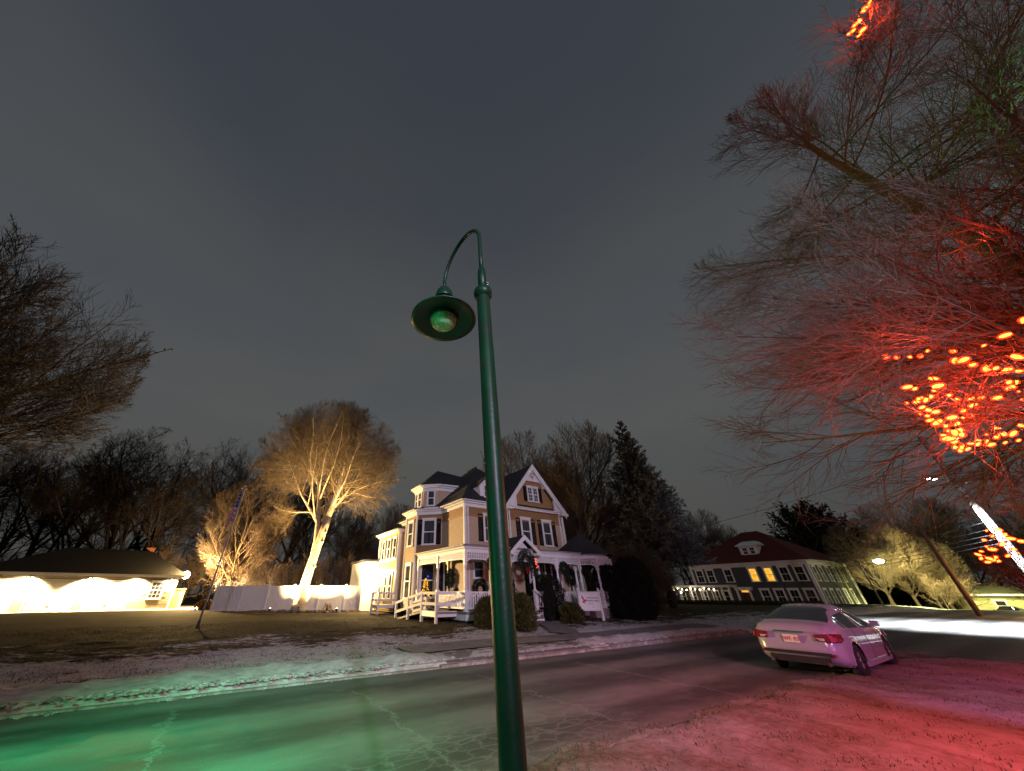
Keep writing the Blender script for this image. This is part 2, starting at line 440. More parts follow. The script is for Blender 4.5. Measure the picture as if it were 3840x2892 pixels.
def lawn_material():
    m = bpy.data.materials.new('winter_lawn'); m.use_nodes = True; t = m.node_tree; b = t.nodes['Principled BSDF']
    co = t.nodes.new('ShaderNodeTexCoord').outputs['Object']
    sp = t.nodes.new('ShaderNodeSeparateXYZ'); t.links.new(co, sp.inputs[0])
    mr = t.nodes.new('ShaderNodeMapRange'); mr.inputs['From Min'].default_value = 10; mr.inputs['From Max'].default_value = 26
    t.links.new(sp.outputs['Y'], mr.inputs['Value'])
    bias = ramp_node(t, [(0.0, g3(.80)), (.055, g3(.80)), (.09, g3(.50)), (.14, g3(.60)), (.30, g3(.47)), (.45, g3(.40)), (.62, g3(.22)), (1.0, g3(.16))])
    t.links.new(mr.outputs[0], bias.inputs[0])
    n1 = noise_node(t, mapped(t, co, (.45, 1.0, 1)), 1.0, 8, .72)
    n2 = noise_node(t, mapped(t, co, (.5, 1.0, 1)), 7.0, 5, .7)
    s = math_node(t, 'ADD', math_node(t, 'MULTIPLY', n1.outputs['Fac'], .62), math_node(t, 'MULTIPLY', n2.outputs['Fac'], .38))
    s = math_node(t, 'ADD', s, bias.outputs[0])
    mask = ramp_node(t, [(.955, g3(0)), (1.0, g3(1))]); t.links.new(math_node(t, 'ADD', s, .0), mask.inputs[0])
    g1 = noise_node(t, mapped(t, co, (1, 1, 1)), 14, 5, .7)
    g2 = noise_node(t, co, .5, 4, .6)
    gr = ramp_node(t, [(.3, (.020, .020, .009)), (.55, (.055, .048, .022)), (.75, (.10, .078, .04))]); t.links.new(g1.outputs['Fac'], gr.inputs[0])
    gr2 = ramp_node(t, [(.35, (.62, .62, .62)), (.65, (1.25, 1.2, 1.1))]); t.links.new(g2.outputs['Fac'], gr2.inputs[0])
    grass = mix_node(t, 1.0, gr.outputs[0], gr2.outputs[0], 'MULTIPLY')
    sn = ramp_node(t, [(.3, (.26, .25, .24)), (.62, (.50, .50, .51))]); t.links.new(n2.outputs['Fac'], sn.inputs[0])
    col = mix_node(t, mask.outputs[0], grass, sn.outputs[0])
    t.links.new(col, b.inputs['Base Color']); b.inputs['Roughness'].default_value = .9; b.inputs['Specular IOR Level'].default_value = .15
    h = math_node(t, 'ADD', math_node(t, 'MULTIPLY', mask.outputs[0], .5), math_node(t, 'MULTIPLY', g1.outputs['Fac'], .6))
    bp = t.nodes.new('ShaderNodeBump'); bp.inputs['Strength'].default_value = .8; bp.inputs['Distance'].default_value = .05
    t.links.new(h, bp.inputs['Height']); t.links.new(bp.outputs[0], b.inputs['Normal'])
    return m
LAWN = lawn_material()
A_ = lines((-220, -60, 20), (-60, -22, 4), (-22, 24, .22), (24, 60, 1.5), (60, 130, 5), (130, 420, 40))
B_ = lines((-160, -20, 14), (-20, 4, 3), (4, 10.1, 1.0), (10.1, 17, .15), (17, 26, .4), (26, 70, 4), (70, 430, 45))
g_ = link('ground', grid_mesh('ground', A_, B_, gz, LAWN), None, None, (0, 0, TH)); tag(g_, kind='structure')

def road_material():
    m = bpy.data.materials.new('old_asphalt'); m.use_nodes = True; t = m.node_tree; b = t.nodes['Principled BSDF']
    co = t.nodes.new('ShaderNodeTexCoord').outputs['Object']
    sp = t.nodes.new('ShaderNodeSeparateXYZ'); t.links.new(co, sp.inputs[0]); X, Y = sp.outputs['X'], sp.outputs['Y']
    wob = noise_node(t, co, 1.6, 4, .6); w = math_node(t, 'MULTIPLY', math_node(t, 'SUBTRACT', wob.outputs['Fac'], .5), 2.0)
    wob2 = noise_node(t, co, 9, 4, .7); w2 = math_node(t, 'MULTIPLY', math_node(t, 'SUBTRACT', wob2.outputs['Fac'], .5), .35)
    # tyre tracks along the road
    tr = math_node(t, 'ADD', Y, math_node(t, 'MULTIPLY', w, .12))
    sn = math_node(t, 'SINE', math_node(t, 'MULTIPLY', tr, 3.35))
    tracks = ramp_node(t, [(.15, g3(.62)), (.6, g3(1.0)), (.95, g3(1.22))]); t.links.new(math_node(t, 'MULTIPLY_ADD', sn, .5, .5), tracks.inputs[0])
    base = noise_node(t, mapped(t, co, (.35, 1.0, 1)), 1.3, 7, .65)
    bs = ramp_node(t, [(.3, (.075, .072, .070)), (.7, (.165, .155, .145))]); t.links.new(base.outputs['Fac'], bs.inputs[0])
    fine = noise_node(t, co, 60, 5, .8)
    fn = ramp_node(t, [(.32, g3(.55)), (.7, g3(1.45))]); t.links.new(fine.outputs['Fac'], fn.inputs[0])
    col = mix_node(t, 1.0, bs.outputs[0], tracks.outputs[0], 'MULTIPLY'); col = mix_node(t, 1.0, col, fn.outputs[0], 'MULTIPLY')
    # pale salt-filled cracks: crazed patches plus long cracks across the road
    vo = t.nodes.new('ShaderNodeTexVoronoi'); vo.feature = 'DISTANCE_TO_EDGE'; vo.inputs['Scale'].default_value = 4.6
    v2 = t.nodes.new('ShaderNodeVectorMath'); v2.operation = 'ADD'; t.links.new(mapped(t, co, (.55, 1, 1)), v2.inputs[0])
    cmb = t.nodes.new('ShaderNodeCombineXYZ'); t.links.new(math_node(t, 'MULTIPLY', w2, .6), cmb.inputs[0]); t.links.new(math_node(t, 'MULTIPLY', w, .08), cmb.inputs[1]); t.links.new(cmb.outputs[0], v2.inputs[1])
    t.links.new(v2.outputs[0], vo.inputs['Vector'])
    cr = ramp_node(t, [(.0, g3(.8)), (.04, g3(.25)), (.12, g3(0))]); t.links.new(vo.outputs['Distance'], cr.inputs[0])
    def near(a0, ra, b0, rb):
        da = math_node(t, 'DIVIDE', math_node(t, 'SUBTRACT', X, a0), ra); db = math_node(t, 'DIVIDE', math_node(t, 'SUBTRACT', Y, b0), rb)
        d = math_node(t, 'ADD', math_node(t, 'MULTIPLY', da, da), math_node(t, 'MULTIPLY', db, db))
        d = math_node(t, 'ADD', d, math_node(t, 'MULTIPLY', w, .8))
        r = ramp_node(t, [(.3, g3(1)), (1.0, g3(0))]); t.links.new(d, r.inputs[0]); return r.outputs[0]
    patch = math_node(t, 'MAXIMUM', near(4.0, 3.2, 5.2, 1.0), math_node(t, 'MULTIPLY', near(11.5, 3.0, 6.0, .9), .4))
    patch = math_node(t, 'MAXIMUM', patch, near(-6, 2.5, 8.0, 1.2))
    crack = math_node(t, 'MULTIPLY', cr.outputs[0], patch)
    for a0, b0, wd, top in ((-.25, 7.0, .020, 9.3), (2.9, 7.4, .018, 9.0), (-2.6, 9.2, .018, 10.2), (6.0, 8.6, .02, 9.6), (9.4, 7.6, .024, 9.8)):
        dx = math_node(t, 'ABSOLUTE', math_node(t, 'ADD', math_node(t, 'SUBTRACT', X, a0), math_node(t, 'ADD', math_node(t, 'MULTIPLY', w, .45), w2)))
        r = ramp_node(t, [(.0, g3(1)), (wd, g3(.5)), (wd * 3.2, g3(0))]); t.links.new(dx, r.inputs[0])
        g = math_node(t, 'MULTIPLY', r.outputs[0], math_node(t, 'LESS_THAN', Y, top))
        crack = math_node(t, 'MAXIMUM', crack, g)
    dust = noise_node(t, mapped(t, co, (.5, 1, 1)), 2.2, 7, .7); dr = ramp_node(t, [(.52, g3(0)), (.75, g3(.4))]); t.links.new(dust.outputs['Fac'], dr.inputs[0])
    col = mix_node(t, dr.outputs[0], col, (.20, .195, .19))
    col = mix_node(t, math_node(t, 'MULTIPLY', crack, .42), col, (.28, .28, .29))
    t.links.new(col, b.inputs['Base Color'])
    rr = ramp_node(t, [(.3, g3(.62)), (.7, g3(.88))]); t.links.new(base.outputs['Fac'], rr.inputs[0]); t.links.new(rr.outputs[0], b.inputs['Roughness'])
    b.inputs['Specular IOR Level'].default_value = .18
    bp = t.nodes.new('ShaderNodeBump'); bp.inputs['Strength'].default_value = .5; bp.inputs['Distance'].default_value = .01
    hh = math_node(t, 'SUBTRACT', math_node(t, 'MULTIPLY', fine.outputs['Fac'], .5), crack); t.links.new(hh, bp.inputs['Height']); t.links.new(bp.outputs[0], b.inputs['Normal'])
    return m
ASPH = road_material()
rb = MB()
def quadgrid(mb, a0, a1, b0, b1, st=3.0, dz=.0):
    na = max(1, int((a1 - a0) / st)); nb = max(1, int((b1 - b0) / st)); o = len(mb.v); vs = []
    for i in range(na + 1):
        for j in range(nb + 1):
            a = a0 + (a1 - a0) * i / na; b = b0 + (b1 - b0) * j / nb; x, y = AB(a, b)
            z = -2.6 * float(sstep(a, 74, 116)) + dz
            vs.append((a, b, z))
    fs = [(i * (nb + 1) + j, (i + 1) * (nb + 1) + j, (i + 1) * (nb + 1) + j + 1, i * (nb + 1) + j + 1) for i in range(na) for j in range(nb)]
    mb.add(vs, fs)
quadgrid(rb, -60, 24, 4.4, 10.1); quadgrid(rb, 24, 62, -30, 12.4); quadgrid(rb, 19, 24, -30, 4.4); quadgrid(rb, 62, 78, 4.4, 10.1)
rd = link('road', rb.mesh('road', ASPH), None, None, (0, 0, TH)); tag(rd, kind='structure')
# granite kerb, frozen grit beside it
KERB = mat('granite_kerb', (.20, .19, .18), .8, .3, 8, .5, 40, dirt=(.42, .42, .43), dscale=2.2)
kb = MB()
rng = random.Random(3)
a = -24.0
while a < 23:
    L = rng.uniform(1.4, 2.0)
    low = 5.5 < a < 11.5
    kb.box(a + L / 2, 10.18, -.045 if a < 4 else .03 if low else .030, L - .015, .15, .08 if low else .16, rng.uniform(-.004, .004))
    a += L
k_ = link('kerb', kb.mesh('kerb', KERB), None, None, (0, 0, TH)); tag(k_, kind='structure')
# pavement behind the kerb, right of the lamp post, and the front walk
WALK = mat('worn_pavement', (.17, .16, .16), .7, .25, 3, .3, 60)
wb = MB()
def strip(mb, pts, w, z0):
    """ribbon of width w along (a, b) points"""
    P = [Vector((p[0], p[1], 0)) for p in pts]; L = []; Rr = []
    for i, p in enumerate(P):
        d = (P[min(i + 1, len(P) - 1)] - P[max(i - 1, 0)]).normalized(); n = Vector((-d.y, d.x, 0)) * w / 2
        for q, arr in ((p + n, L), (p - n, Rr)):
            x, y = AB(q.x, q.y); arr.append((q.x, q.y, float(gz(np.array(q.x), np.array(q.y))) * 0 + float(zf(x, y)) + z0))
    vs = L + Rr; k = len(P)
    mb.add(vs, [(i, k + i, k + i + 1, i + 1) for i in range(k - 1)])
strip(wb, [(5.2 + .6 * i, 11.9 + .12 * math.sin(i * .3)) for i in range(31)], 1.35, .085)
k_ = link('pavement', wb.mesh('pavement', WALK), None, None, (0, 0, TH)); tag(k_, kind='structure')
wb = MB()
strip(wb, [(15.0, 17.2), (14.9, 16.2), (14.6, 15.0), (13.9, 13.8), (13.0, 12.7)], 1.3, .075)
k_ = link('path', wb.mesh('path', WALK), None, None, (0, 0, TH)); tag(k_, kind='structure')
wb = MB(); strip(wb, [(8.7, 10.2), (8.7, 10.7), (8.7, 11.22)], 5.8, .05)
k_ = link('driveway', wb.mesh('driveway', WALK), None, None, (0, 0, TH)); tag(k_, kind='structure')

# near verge: frozen grass dusted with snow
def verge_material():
    m = bpy.data.materials.new('frosted_verge'); m.use_nodes = True; t = m.node_tree; b = t.nodes['Principled BSDF']
    co = t.nodes.new('ShaderNodeTexCoord').outputs['Object']
    n1 = noise_node(t, mapped(t, co, (1.0, .55, 1)), 1.5, 9, .68, .4)
    n2 = noise_node(t, mapped(t, co, (1.0, .6, 1)), 13, 5, .7)
    n3 = noise_node(t, co, .35, 3, .5)
    s = math_node(t, 'ADD', math_node(t, 'MULTIPLY', n1.outputs['Fac'], .6), math_node(t, 'MULTIPLY', n2.outputs['Fac'], .4))
    s = math_node(t, 'ADD', s, math_node(t, 'MULTIPLY', math_node(t, 'SUBTRACT', n3.outputs['Fac'], .5), .5))
    r = ramp_node(t, [(.30, (.085, .055, .042)), (.42, (.15, .115, .095)), (.50, (.20, .17, .16)), (.66, (.28, .26, .26))]); t.links.new(s, r.inputs[0])
    t.links.new(r.outputs[0], b.inputs['Base Color']); b.inputs['Roughness'].default_value = .85; b.inputs['Specular IOR Level'].default_value = .2
    bp = t.nodes.new('ShaderNodeBump'); bp.inputs['Strength'].default_value = .9; bp.inputs['Distance'].default_value = .04
    t.links.new(s, bp.inputs['Height']); t.links.new(bp.outputs[0], b.inputs['Normal'])
    return m
VERGE = verge_material()
def vz(a, b):
    rng = np.random.default_rng(8)
    edge = 4.5 + .12 * np.sin(a * 1.7) + .08 * np.sin(a * 4.3 + 1)
    z = .035 * np.clip((edge - b) / .5, -1, 1) + .022 * rng.random(a.shape) + .030 * snow_lumps(a * 2.1, b * 1.3) * (b < 4.2)
    z = np.where(b > edge, -.03, z)
    end = 20.2 - .9 * np.clip((b - 2) / 2.4, 0, 1) ** 2 * 3
    return np.where(a > end, -.03, z)
v_ = link('verge', grid_mesh('verge', lines((-14, -2, .5), (-2, 21, .07)), lines((-14, -2, .6), (-2, 4.8, .06)), vz, VERGE), None, None, (0, 0, TH)); tag(v_, kind='structure')
# dead grass tufts pushing through
rng2 = np.random.default_rng(21)
def tuft_mesh(name, n, a0, a1, b0, b1, zfn, L, m, bpow=1.0):
    a = rng2.uniform(a0, a1, n); b = b0 + (b1 - b0) * rng2.random(n) ** bpow
    cl = np.sin(a * 3.1 + 2 * np.sin(b * 2.2)) * np.sin(b * 4.1 + a * .7) + rng2.normal(0, .5, n)
    k = cl > .0; a = a[k]; b = b[k]; n = len(a)
    P = np.stack([a, b, zfn(a, b)], 1)
    D = unit(rng2.normal(0, .55, (n, 3)) + np.array([0, 0, 1.0]))
    return np_mesh(name, *blades(P, D, L * rng2.uniform(.5, 1.3, n), .012, rng2), m)
STRAW = mat('dead_grass', (.085, .068, .032), .9, .45, 3, spec=.1)
tg = link('grass', tuft_mesh('grass', 60000, -14, 13, 10.9, 24, lambda a, b: zf(CA * a - SA * b, SA * a + CA * b) + .02, .065, STRAW, 1.3), None, None, (0, 0, TH)); tag(tg, 'short brown winter grass poking through thin snow on the lawn', 'grass', kind='stuff')
tg = link('grass', tuft_mesh('verge_grass', 70000, -2, 20, -2, 4.5, lambda a, b: a * 0 + .025, .06, STRAW), None, None, (0, 0, TH)); tag(tg, 'frozen stubble grass in the frosted verge lit red', 'grass', kind='stuff')
# crusted snow bank along the kerb
def chunks(name, n, a0, a1, bm, bs, size, m, seed):
    rg = np.random.default_rng(seed); mb = MB()
    for i in range(n):
        a = rg.uniform(a0, a1); b = bm + rg.normal(0, bs)
        if b < (10.05 + .07 * math.sin(a * 3.7) if a < 4 else 10.26) or (5.9 < a < 11.6 and rg.random() < .85): continue
        s = size * rg.uniform(.4, 1.5); z = .0 if b < 10.1 else .13
        pts = unit(rg.normal(0, 1, (6, 3))) * s * rg.uniform(.6, 1.1, (6, 1)) * np.array([1.6, 1.0, .55])
        p = [(a + q[0], b + q[1], max(-.0, z + q[2] + s * .2)) for q in pts]
        o = len(mb.v); mb.v += p
        for f in ((0, 1, 2), (0, 2, 3), (0, 3, 4), (0, 4, 1), (5, 2, 1), (5, 3, 2), (5, 4, 3), (5, 1, 4)): mb.f.append(tuple(x + o for x in f))
    return mb.mesh(name, m)
SNOW = mat('crusted_snow', (.42, .42, .42), .85, .3, 9, .6, 40, spec=.2, dirt=(.16, .14, .12), dscale=3)
s_ = link('snow', chunks('snow', 7500, -16, 23, 10.36, .19, .046, SNOW, 4), None, None, (0, 0, TH)); tag(s_, 'crusted dirty snow bank along the far kerb', 'snow', kind='stuff')
# ------------------------------------------------------------------ green gooseneck street lamp
GREEN = mat('green_gloss_paint', (.001, .026, .011), .40, .25, 5, .07, 45, spec=.2, dirt=(.012, .020, .013), dscale=3.5)
def lamp_post():
    r = empty('street_lamp', (.226, 1.9, 0)); tag(r, 'dark green gooseneck street lamp standing at the near roadside, unlit', 'street lamp')
    MB().lathe([(.0, 0), (.12, 0), (.12, .05), (.085, .08), (.075, .5), (.058, .62), (.052, 3.78), (.046, 3.84)], n=28).build('pole', GREEN, r, True)
    MB().lathe([(.053, 3.80), (.072, 3.82), (.076, 3.85), (.072, 3.88), (.05, 3.90)], n=28).build('collar', GREEN, r, True)
    MB().lathe([(.0, 3.84), (.036, 3.84), (.036, 4.09), (.030, 4.15), (.019, 4.17)], n=24).build('socket', GREEN, r, True)
    dx, dy = -.349, .55; S = math.hypot(dx, dy); Rr = S / 2
    pts = [(0, 0, 4.12), (0, 0, 4.35), (0, 0, 4.62)]
    for i in range(1, 22):
        t = math.pi * i / 22; pts.append((dx * (1 - math.cos(t)) / 2, dy * (1 - math.cos(t)) / 2, 4.62 + Rr * math.sin(t) * 1.0))
    pts += [(dx, dy, 4.60), (dx, dy, 4.52)]
    MB().tube(pts, .0185, 12).build('arm', GREEN, r, True)
    z = 4.545
    h = MB().lathe([(.0, z), (.03, z), (.055, z - .02), (.082, z - .07), (.094, z - .13), (.098, z - .175), (.094, z - .18)], (dx, dy, 0), 28)
    hd = h.build('head', GREEN, r, True)
    MB().lathe([(.080, z - .17), (.084, z - .31), (.10, z - .34)], (dx, dy, 0), 28).build('neck', GREEN, r, True)
    z -= .115
    sh = MB().lathe([(.088, z - .265), (.13, z - .29), (.20, z - .325), (.285, z - .345), (.325, z - .352), (.326, z - .362), (.285, z - .357), (.20, z - .338), (.12, z - .31), (.07, z - .30)], (dx, dy, 0), 48)
    s = sh.build('shade', mat('shade_enamel', (.008, .03, .02), .4, .1, 3, spec=.5), r, True)
    GL = mat('refractor_glass', (.30, .72, .36), .12, .3, 14, .9, 60, spec=.9, coat=.6, alpha=.75)
    MB().lathe([(.13, z - .315), (.132, z - .36), (.122, z - .40), (.10, z - .43), (.06, z - .452), (.001, z - .46)], (dx, dy, 0), 36).build('refractor', GL, r, True)
    MB().lathe([(.134, z - .31), (.142, z - .335), (.134, z - .36)], (dx, dy, 0), 36).build('retaining_ring', mat('ring_metal', (.10, .16, .10), .3, .1, metal=.8), r, True)
    rf = MB().lathe([(.03, z - .33), (.07, z - .36), (.06, z - .42), (.001, z - .43)], (dx, dy, 0), 16).build('bulb', mat('milky_bulb', (.30, .62, .36), .2, .1), r, True)
    # two little wire ties at the joint
    for a_, zz in ((.4, 3.98), (2.2, 3.93)):
        MB().torus((.038 * math.cos(a_), .038 * math.sin(a_) - .01, zz), .018, .0022, 12, 5).build('wire_tie', mat('tie_wire', (.5, .7, .6), .3, metal=.6), r, True)
lamp_post()

# ------------------------------------------------------------------ joinery helpers (local frame: x along the wall, -y outward)
MESHC = {}
def cached(key, fn):
    if key not in MESHC: MESHC[key] = fn()
    return MESHC[key]
def window(parent, x, y, z, ang, w, h, fm=None, cols=1, rows=1, curtain=True, lit=None, sill=True, trim=.10, sash=.045, glow=None):
    """double-hung window, bottom centre at x,y,z; ang = rotation of its local frame. Returns the frame object."""
    fm = fm or WHITE
    def frame():
        m = MB()
        m.box(-w / 2 - trim / 2, -.03, h / 2, trim, .06, h); m.box(w / 2 + trim / 2, -.03, h / 2, trim, .06, h)
        m.box(0, -.035, h + trim * .6, w + 2.4 * trim, .07, trim * 1.2); m.box(0, -.055, h + trim * 1.3, w + 2.9 * trim, .11, .04)
        if sill: m.box(0, -.06, -.035, w + 2.6 * trim, .12, .07)
        return m.mesh('window', fm)
    def sashm():
        m = MB(); s = sash
        for zz0, zz1, yy in ((h / 2, h, -.022), (0, h / 2 + s * .5, -.036)):
            m.box(-w / 2 + s / 2, yy, (zz0 + zz1) / 2, s, .026, zz1 - zz0); m.box(w / 2 - s / 2, yy, (zz0 + zz1) / 2, s, .026, zz1 - zz0)
            m.box(0, yy, zz0 + s / 2, w - 2 * s, .026, s); m.box(0, yy, zz1 - s / 2, w - 2 * s, .026, s)
            for c in range(1, cols): m.box(-w / 2 + w * c / cols, yy, (zz0 + zz1) / 2, .018, .022, zz1 - zz0 - 2 * s)
            for r_ in range(1, rows): m.box(0, yy, zz0 + (zz1 - zz0) * r_ / rows, w - 2 * s, .02, .018)
        return m.mesh('sash', fm)
    key = (round(w, 2), round(h, 2), cols, rows, fm.name, trim, sill)
    f = link('window', cached(('f',) + key, frame), parent, (x, y, z), (0, 0, ang))
    link('sash', cached(('s',) + key, sashm), f)
    back = lit or VOID
    link('backing', cached(('r', round(w, 2), round(h, 2), back.name), lambda: MB().box(0, -.004, h / 2, w, .004, h).mesh('backing', back)), f)
    if curtain and lit is None:
        def cur():
            m = MB(); n = 14; rg = random.Random(int(w * 100 + h * 10))
            for sx in (-1, 1):
                wd = w * .40; vs = []
                for i in range(n + 1):
                    xx = sx * (w / 2 - .02 - wd * i / n); yy = -.012 - .006 * math.sin(i * 2.4)
                    vs += [(xx, yy, .06), (xx * (1.0 if i < n - 3 else .9), yy, h - .05)]
                m.add(vs, [(2 * i, 2 * i + 2, 2 * i + 3, 2 * i + 1) for i in range(n)])
            m.box(0, -.014, h * .78, w - .06, .003, h * .36)
            return m.mesh('curtain', CURTAIN)
        link('curtain', cached(('c', round(w, 2), round(h, 2)), cur), f)
    if lit is None:
        link('pane', cached(('p', round(w, 2), round(h, 2)), lambda: MB().box(0, -.020, h / 2, w, .003, h).mesh('pane', GLASS)), f)
    return f
def shutter(parent, x, y, z, ang, w, h):
    def sm():
        m = MB()
        m.box(-w / 2 + .025, -.02, h / 2, .05, .04, h); m.box(w / 2 - .025, -.02, h / 2, .05, .04, h)
        for zz in (.03, h / 2, h - .03): m.box(0, -.02, zz, w - .1, .04, .06)
        n = int(h / .07)
        for i in range(n):
            m.box(0, -.016, .06 + (h - .12) * (i + .5) / n, w - .1, .006, .06, rx=.6)
        return m.mesh('shutter', BLACK)
    return link('shutter', cached(('sh', round(w, 2), round(h, 2)), sm), parent, (x, y, z), (0, 0, ang))
def lap(mb, p0, p1, z0, z1, out, ex=.115):
    """clapboards from p0 to p1 (xy), outward normal out (xy)"""
    n = max(1, int(round((z1 - z0) / ex))); h = (z1 - z0) / n
    for i in range(n):
        a = z0 + i * h; b = a + h
        q = [(p0[0] + out[0] * .022, p0[1] + out[1] * .022, a), (p1[0] + out[0] * .022, p1[1] + out[1] * .022, a), (p1[0], p1[1], b), (p0[0], p0[1], b), (p0[0], p0[1], a), (p1[0], p1[1], a)]
        mb.add(q, [(0, 1, 2, 3), (4, 5, 1, 0)])
def fluted(mb, p0, p1, z0, z1, out, ex=.09):
    """vertical beaded boards"""
    P0 = Vector(p0); P1 = Vector(p1); L = (P1 - P0).length; n = max(1, int(L / ex)); d = (P1 - P0) / n; o = Vector(out)
    for i in range(n):
        a = P0 + d * i; b = P0 + d * (i + .86); c = P0 + d * (i + 1)
        vs = []
        for q, k in ((a, .012), (b, .012), (b, .0), (c, .0)):
            vs += [(q.x + o.x * k, q.y + o.y * k, z0), (q.x + o.x * k, q.y + o.y * k, z1)]
        mb.add(vs, [(0, 2, 3, 1), (2, 4, 5, 3), (4, 6, 7, 5)])
def wreath(x, y, z, rz, Rr, label, bow=False):
    w = empty('wreath', (x, y, z), rz); tag(w, label, 'wreath')
    rg = np.random.default_rng(int(abs(x * 100) + abs(z * 10))); n = 2200
    th = rg.uniform(0, 2 * math.pi, n); ph = rg.uniform(0, 2 * math.pi, n); r_ = Rr * .40
    P = np.stack([(Rr + r_ * np.cos(ph)) * np.cos(th), r_ * np.sin(ph) * .6 - .08, (Rr + r_ * np.cos(ph)) * np.sin(th)], 1)
    D = unit(rg.normal(0, 1, (n, 3)))
    link('greenery', np_mesh('greenery', *blades(P, D, .10, .03, rg), WREATH), w)
    if bow:
        RED = mat('red_ribbon', (.30, .012, .012), .5, .15)
        m = MB()
        for s in (-1, 1):
            m.box(s * .10, -.15, -Rr, .18, .04, .12, ry=s * .4); m.box(s * .06, -.14, -Rr - .16, .07, .02, .26, ry=-s * .3)
        m.box(0, -.17, -Rr, .07, .05, .07); m.build('bow', RED, w)
    return w
# ------------------------------------------------------------------ the Victorian house
HX, HY, HZ = .6, 23.0, .33
H = empty('victorian_house', (HX, HY, HZ), TH)
tag(H, 'cream and tan Victorian house with white trim, wraparound porch and front gable', 'house')
def HW(s, q, z=0): return (HX + CA * s - SA * q, HY + SA * s + CA * q, HZ + z)
I = 1 / math.sqrt(2)
bayp = [(0, 3.1), (-1.37, 4.47), (-1.37, 6.4), (0, 7.8)]
def corner_board(mb, x, y, z0, z1, w=.16): mb.box(x, y, (z0 + z1) / 2, w, w, z1 - z0)
def wall(name, p0, p1, out, z0=.5, zb=5.75, ze=6.6, m=None, mb_=None):
    b = MB(); lap(b, p0, p1, z0, zb, out); b.build('clapboard_wall', m or SIDING, H)
    b = MB(); fluted(b, p0, p1, zb + .08, ze, out); b.build('beaded_band', mb_ or OCHRE, H)
    b = MB(); P0 = Vector(p0); P1 = Vector(p1); c = (P0 + P1) / 2; an = math.atan2((P1 - P0).y, (P1 - P0).x)
    b.box(c.x + out[0] * .02, c.y + out[1] * .02, zb + .03, (P1 - P0).length, .07, .10, an)
    return b.build('belt_course', OCHRE if m is None else WHITE, H)
wall('front', (0, 0), (3.3, 0), (0, -1)); wall('gable', (3.3, -.25), (8.7, -.25), (0, -1)); wall('side', (0, 0), (0, 3.1), (-1, 0))
wall('return', (3.3, 0), (3.3, -.25), (-1, 0)); wall('right', (8.7, -.25), (8.7, 10.5), (1, 0))
wall('bay', bayp[0], bayp[1], (-I, -I)); wall('bay', bayp[1], bayp[2], (-1, 0)); wall('bay', bayp[2], bayp[3], (-I, I)); wall('back', (0, 7.8), (0, 10.5), (-1, 0))
b = MB(); b.box(4.35, 10.5, 3.5, 8.7, .1, 6.2); b.build('rear_wall', SIDING, H)
# bay aprons (tan beaded panels below the upper windows)
b = MB(); fluted(b, (bayp[0][0] - .03 * I, bayp[0][1] - .03 * I), (bayp[1][0] - .03 * I, bayp[1][1] - .03 * I), 3.3, 4.25, (-I, -I)); b.build('apron_panel', OCHRE, H)
b = MB(); fluted(b, (-1.40, 4.47), (-1.40, 6.4), 3.3, 4.25, (-1, 0)); b.build('apron_panel', OCHRE, H)
b = MB(); b.box(4.35, 5.2, .25, 8.6, 10.3, .5); b.box(-.7, 5.4, .25, 1.2, 2.6, .5); b.build('foundation', LATTICE, H)
for x, y in ((-.03, -.03), (3.27, -.28), (8.73, -.28), (8.73, 10.5)):
    b = MB(); corner_board(b, x, y, .5, 6.6); b.build('corner_board', WHITE, H)
for g_bx in ((3.55, -.29, 3.5, .10, .05, 6.1), (8.45, -.29, 3.5, .10, .05, 6.1), (.22, -.04, 3.5, .1, .05, 6.1)): MB().box(*g_bx).build('trim_board', WHITE, H)
for x, y in bayp[1:3]: MB().box(x - .02, y, 3.5, .13, .13, 6.2, R(22)).build('corner_board', WHITE, H)
# cornice: white soffit box along the eaves
def cornice(mb, path, z, d=.35, h=.34):
    for p0, p1, o in path:
        P0 = Vector(p0); P1 = Vector(p1); e_ = (P1 - P0).normalized(); O = Vector(o)
        a = P0 - e_ * .0; c = P1 + e_ * .0; k = d * .41 if abs(e_.x * e_.y) > .1 else 0
        for dd, z0, z1 in ((.12, z - h, z - .16), (.24, z - .16, z - .07), (d, z - .07, z)):
            q0 = a; q1 = c
            vs = [(q0.x, q0.y, z0), (q1.x, q1.y, z0), (q1.x + O.x * dd, q1.y + O.y * dd, z0), (q0.x + O.x * dd, q0.y + O.y * dd, z0)]
            vs += [(v[0], v[1], z1) for v in vs]
            mb.add(vs, [(0, 1, 2, 3), (7, 6, 5, 4), (0, 4, 5, 1), (1, 5, 6, 2), (2, 6, 7, 3), (3, 7, 4, 0)])
def miter(pts, d):
    """offset polyline of a convex outline outward (left of travel is inside) by d"""
    return pts
b = MB()
